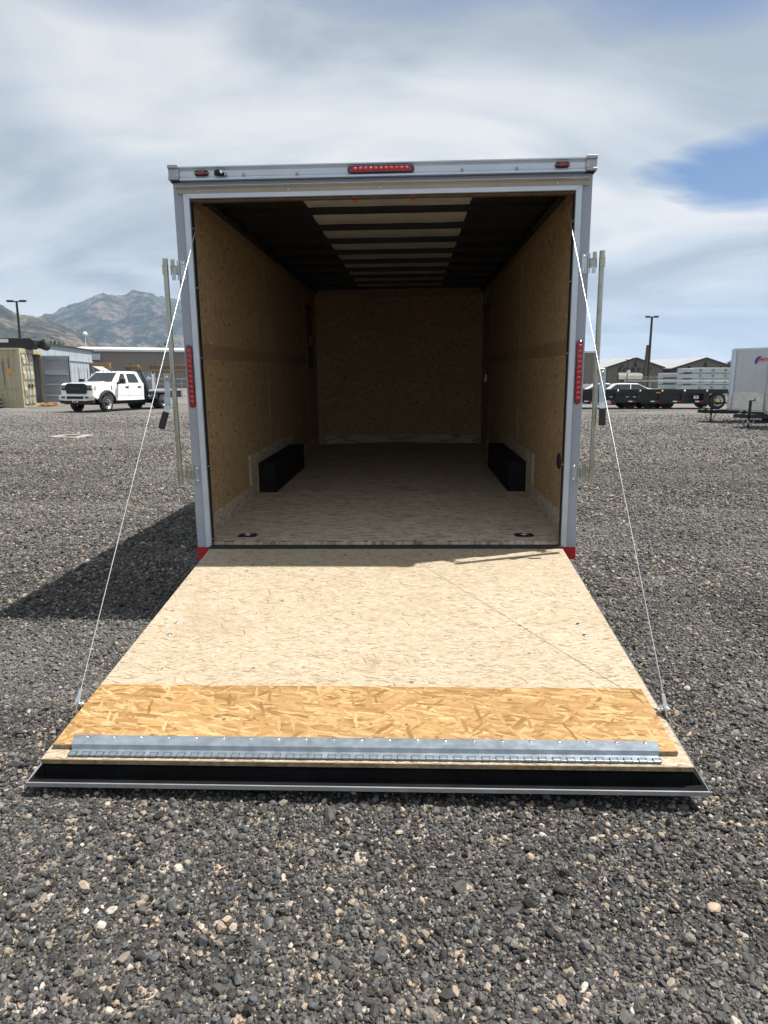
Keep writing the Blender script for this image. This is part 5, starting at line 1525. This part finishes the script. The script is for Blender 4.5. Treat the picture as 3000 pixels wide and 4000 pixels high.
# ------------------------------------------------------------------ right: long black flatbed trailer (X to the right)
FB, l_ = frame_thing('flatbed_trailer', 'long low black flatbed trailer parked across the right side of the yard', 'trailer', at(2030, 1490, 38.2), at(2862, 1490, 37.6))
MB().box(0, l_, 0, 2.5, .94, 1.08).build('deck', M['black'], FB)
MB().box(.02, l_ - .02, -.06, -.002, .86, 1.10).build('side_rail', M['black'], FB)
MB().box(.5, l_ - 1.4, .25, .4, .34, .939).box(.5, l_ - 1.4, 2.1, 2.25, .34, .939).box(.5, 3.0, .02, .248, .5, .86).box(3.6, l_ - 2.4, .04, .248, .36, .86).build('under_beam', M['black'], FB)
for k in range(9):
    x = .6 + k * (l_ - 1.6) / 8.3
    st_ = MB().box(x - .16, x + .16, -.055, .24, .40, .858).build('side_post', M['black'], FB)
    MB().lathe([(0, -.095), (.05, -.09), (.065, -.062)], 10, (x, 0, 1.0), 'y').build('strap_winch', M['zinc'], FB)
for k in range(8):
    x = 2.4 + k * 1.22
    if x > l_ - 1.2:
        continue
    MB().box(x, x + .22, -.075, -.0605, .40, .46).build('white_reflector', M['white'], FB)
    MB().box(x + .225, x + .44, -.075, -.0605, .40, .46).build('red_reflector', M['red_tape'], FB)
for x in (4.6, 5.0, 5.9, 6.3):
    MB().box(x, x + .17, -.072, -.0605, .66, .69).build('white_reflector', M['white'], FB)
MB().box(7.55, 7.78, -.074, -.0605, .88, .94).build('side_lamp', M['amber'], FB)
nb = MB().box(9.62, 9.88, -.080, -.0605, .58, .74).build('number_sign', M['white'], FB, bevel=.02)
lettering('number', '8', .17, M['trim_dark'], nb, Matrix.Translation((9.75, -.083, .66)) @ Matrix.Rotation(R(90), 4, 'X'), .002, bold=.006)
MB().box(l_ - 4.9, l_ - .2, -.04, .2, .30, .40).build('skid_rail', M['black_matt'], FB)
for x in (5.3, 6.35, 7.35):
    for y in (.45, 2.05):
        wheel_parts(FB, (x + 1.0, y, .40), .40, .28, -1, M['black_matt'])
wheel_parts(FB, (l_ - .72, .12, .46), .46, .30, -1, M['rim_bright'], 'wheel', M['yellow'])
wheel_parts(FB, (l_ - .72, 2.2, .46), .46, .30, 1, M['chrome'], 'wheel', M['yellow'])
MB().cyl((l_ - .72, .2, .46), (l_ - .72, 2.1, .46), .1, n=8).cyl((6.3, .4, .4), (6.3, 2.1, .4), .08).cyl((7.35, .4, .4), (7.35, 2.1, .4), .08).cyl((8.35, .4, .4), (8.35, 2.1, .4), .08).build('axle', M['black_matt'], FB)
MB().box(.3, .5, .5, .7, 0, .94).box(.3, .5, 1.8, 2.0, 0, .94).build('landing_leg', M['black'], FB)


# ------------------------------------------------------------------ right: white V nosed trailers (X forward to the coupler, Y to the left, apex at the origin)
def nose_trailer(label, apex, rz):
    t = thing('nose_trailer', label, 'trailer', apex, rz, 'white enclosed trailers with pointed noses')
    z0, z1, hw, vn, ln = .47, 2.66, 1.05, .62, 4.2
    pl = [(0, 0), (-vn, hw), (-ln, hw), (-ln, -hw), (-vn, -hw)]
    MB().prism(pl, z0, z1, 'z').build('box_body', M['white_skin'], t)
    po = [(.02, 0), (-vn, hw + .02), (-ln - .02, hw + .02), (-ln - .02, -hw - .02), (-vn, -hw - .02)]
    MB().prism(po, z1 + .001, z1 + .07, 'z').build('roof_rail', M['alum'], t)
    MB().prism(po, z0 - .05, z0 - .001, 'z').build('base_rail', M['white_skin'], t)
    for s in (-1, 1):
        f0, f1 = Vector((0, 0, 0)), Vector((-vn, s * hw, 0))
        nrm = Vector((hw, s * vn, 0)).normalized()
        d = f1 - f0

        def on(u, z, o):
            p = f0 + d * u + nrm * o
            return (p.x, p.y, z)
        gd = MB()
        for ua, ub in ((.02, .985),):
            gd.add([on(ua, z0 + .01, .012), on(ub, z0 + .01, .012), on(ub, z0 + .66, .012), on(ua, z0 + .66, .012), on(ua, z0 + .01, .002), on(ub, z0 + .01, .002), on(ub, z0 + .66, .002), on(ua, z0 + .66, .002)],
                   [(0, 1, 2, 3), (7, 6, 5, 4), (0, 4, 5, 1), (1, 5, 6, 2), (2, 6, 7, 3), (3, 7, 4, 0)])
        gd.box(-vn - .02, -vn - .30, *sorted((s * (hw + .001), s * (hw + .009))), z0 + .01, z0 + .66)
        gd.build('stone_guard', M['tread'], t)
        sm2 = MB()
        for u in (.28, .66):
            sm2.add([on(u, z0 + .67, .003), on(u + .008, z0 + .67, .003), on(u + .008, z1 - .02, .003), on(u, z1 - .02, .003)], [(0, 1, 2, 3)])
        sm2.build('skin_seam', M['alum_dull'], t)
        if s > 0:
            ang = math.atan2(d.y, d.x)
            # lettering runs, as read, from the apex to the shoulder
            mm = Matrix.Translation(on(.86, z1 - .33, .006)) @ Matrix.Rotation(ang, 4, 'Z') @ Matrix.Rotation(R(90), 4, 'X')
            lettering('brand_letters', 'paco', .19, M['paco_red'], t, mm, .002, shear=.3, bold=.006)
            lettering('brand_mark', '(', .22, M['paco_blue'], t, Matrix.Translation(on(.665, z1 - .35, .006)) @ Matrix.Rotation(ang, 4, 'Z') @ Matrix.Rotation(R(90), 4, 'X'), .002, shear=.5, bold=.035)
            um = MB()
            um.add([on(.72, z1 - .44, .006), on(.96, z1 - .43, .006), on(.96, z1 - .42, .006), on(.72, z1 - .43, .006)], [(0, 1, 2, 3)])
            um.build('brand_underline', M['paco_blue'], t)
    MB().prism([(.03, 0), (-.02, .10), (-.04, .10), (-.0, 0), (-.04, -.10), (-.02, -.10)], z0, z1 + .02, 'z').build('nose_trim', M['alum'], t)
    lv = MB()
    for k in range(9):
        lv.box(.0, .045, -.09, .09, z0 + .06 + k * .06, z0 + .085 + k * .06)
    lv.build('nose_louvre', M['white'], t)
    tg = MB()
    for s in (-1, 1):
        tg.bar((1.0, s * .03, .40), (-.9, s * .75, .40), .06, .12)
    tg.box(.55, .85, -.2, .2, .34, .46)
    tg.build('tongue', M['black'], t)
    MB().box(.92, 1.2, -.07, .07, .36, .50).cyl((1.22, 0, .36), (1.22, 0, .47), .06, n=10).box(.98, 1.1, -.03, .03, .50, .58).build('coupler', M['black'], t, bevel=.01)
    jk = MB().cyl((.72, 0, .06), (.72, 0, .86), .035, n=10).cyl((.72, 0, .34), (.72, 0, .92), .045, n=10).bar((.72, 0, .90), (.72, .2, .92), .025, .025).cyl((.72, .2, .90), (.72, .2, 1.0), .018, n=8)
    jk.build('jack', M['black'], t)
    MB().cyl((.72, 0, .0), (.72, 0, .055), .13, .10, 12).build('jack_foot', M['black'], t)
    ch = MB()
    for s in (-1, 1):
        for k in range(9):
            u = k / 8
            ch.bar((.62 + .22 * u, s * .14, .36 - .26 * math.sin(PI * u * .9)), (.62 + .22 * (u + .11), s * .14, .36 - .26 * math.sin(PI * min(1, u + .11) * .9)), .03 if k % 2 else .014, .014 if k % 2 else .03)
    ch.build('safety_chain', M['zinc'], t)
    for s in (-1, 1):
        for x in (-2.4,):
            wheel_parts(t, (x, s * (hw + .02), .34), .34, .2, s, M['chrome'])
        MB().box(-2.85, -1.95, *sorted((s * (hw + .001), s * (hw + .22))), .70, .74).build('fender', M['alum'], t)
    MB().cyl((-2.4, -hw, .34), (-2.4, hw, .34), .05).box(-ln, -.4, -.6, .6, .38, .42).box(-ln + .1, -ln + .2, -.5, -.4, 0, .42).box(-ln + .1, -ln + .2, .4, .5, 0, .42).build('axle_frame', M['black'], t)
    return t


PH = math.atan2(-.181, -.983)
NT1 = nose_trailer('white pointed nose trailer with the red paco logo and stone guard', flat(at(2858, 1490, 25.6)), PH)
a2 = flat(at(3019, 1490, 22.15))
copy_thing(NT1, 'white trailer at the right picture edge, its black coupler and jack in front', a2, PH)


# ------------------------------------------------------------------ trees
def tree(label, base, h, w_, n, leaf, name='tree'):
    t = thing(name, label, 'tree', flat(base))
    tr = MB().cyl((0, 0, 0), (0, 0, h * .6), w_ * .06 + .08, .05, 8)
    for k in range(6):
        a = k * 1.1
        z = h * (.25 + .07 * k)
        tr.cyl((0, 0, z), (w_ * .35 * math.cos(a), w_ * .35 * math.sin(a), z + h * .2), .06, .02, 6)
    tr.build('trunk', M['bark'], t)
    cr = MB()
    cl_ = [(rng.normal(0, w_ * .22), rng.normal(0, w_ * .22), h * rng.uniform(.38, .95), w_ * rng.uniform(.14, .3)) for _ in range(16)]
    for k in range(n):
        cx_, cy_, cz_, r_ = cl_[k % 16]
        d = Vector(rng.normal(size=3)).normalized() * r_ * rng.uniform(.5, 1.15)
        c = Vector((cx_, cy_, cz_)) + Vector((d.x, d.y, d.z * 1.3))
        a, b = Vector(rng.normal(size=3)).normalized() * leaf, Vector(rng.normal(size=3)).normalized() * leaf
        cr.add([c - a, c - b * .5, c + a, c + b * .5], [(0, 1, 2, 3)])
    cr.build('crown', M['leaf'], t, recalc=False)
    return t


tree('slim poplar tree left of the FOREST hall roof', at(2388, 1490, 175), 7.2, 2.2, 1100, .28, 'poplar_tree')
tree('smaller poplar tree beside the slim one at the FOREST hall', at(2369, 1490, 178), 6.6, 1.6, 700, .26, 'poplar_tree')
tree('green bush top showing right of the second brown hall', at(2852, 1490, 170), 6.0, 3.0, 900, .3)
tree('green tree top peeping over the left end of the site office roof', at(222, 1490, 80), 6.3, 2.4, 900, .2)
tree('green tree top peeping over the middle of the site office roof', at(262, 1490, 84), 6.2, 2.2, 800, .2)
tree('round green tree rising behind the warehouse roof', at(650, 1490, 190), 11.3, 5.0, 1500, .42)

# ------------------------------------------------------------------ air
hz_ = MB().box(-9400, 9400, -9400, 9400, -5, 720).build('haze', bpy.data.materials.new('haze_air'), kind='stuff')
hm = hz_.data.materials[0]
hm.use_nodes = True
hm.node_tree.nodes.clear()
ho = hm.node_tree.nodes.new('ShaderNodeOutputMaterial')
hv = hm.node_tree.nodes.new('ShaderNodeVolumePrincipled')
hv.inputs['Color'].default_value = (0.52, 0.71, 0.97, 1)
hv.inputs['Density'].default_value = 0.000068
hv.inputs['Anisotropy'].default_value = 0.2
hm.node_tree.links.new(hv.outputs[0], ho.inputs['Volume'])
S.cycles.volume_bounces = 1
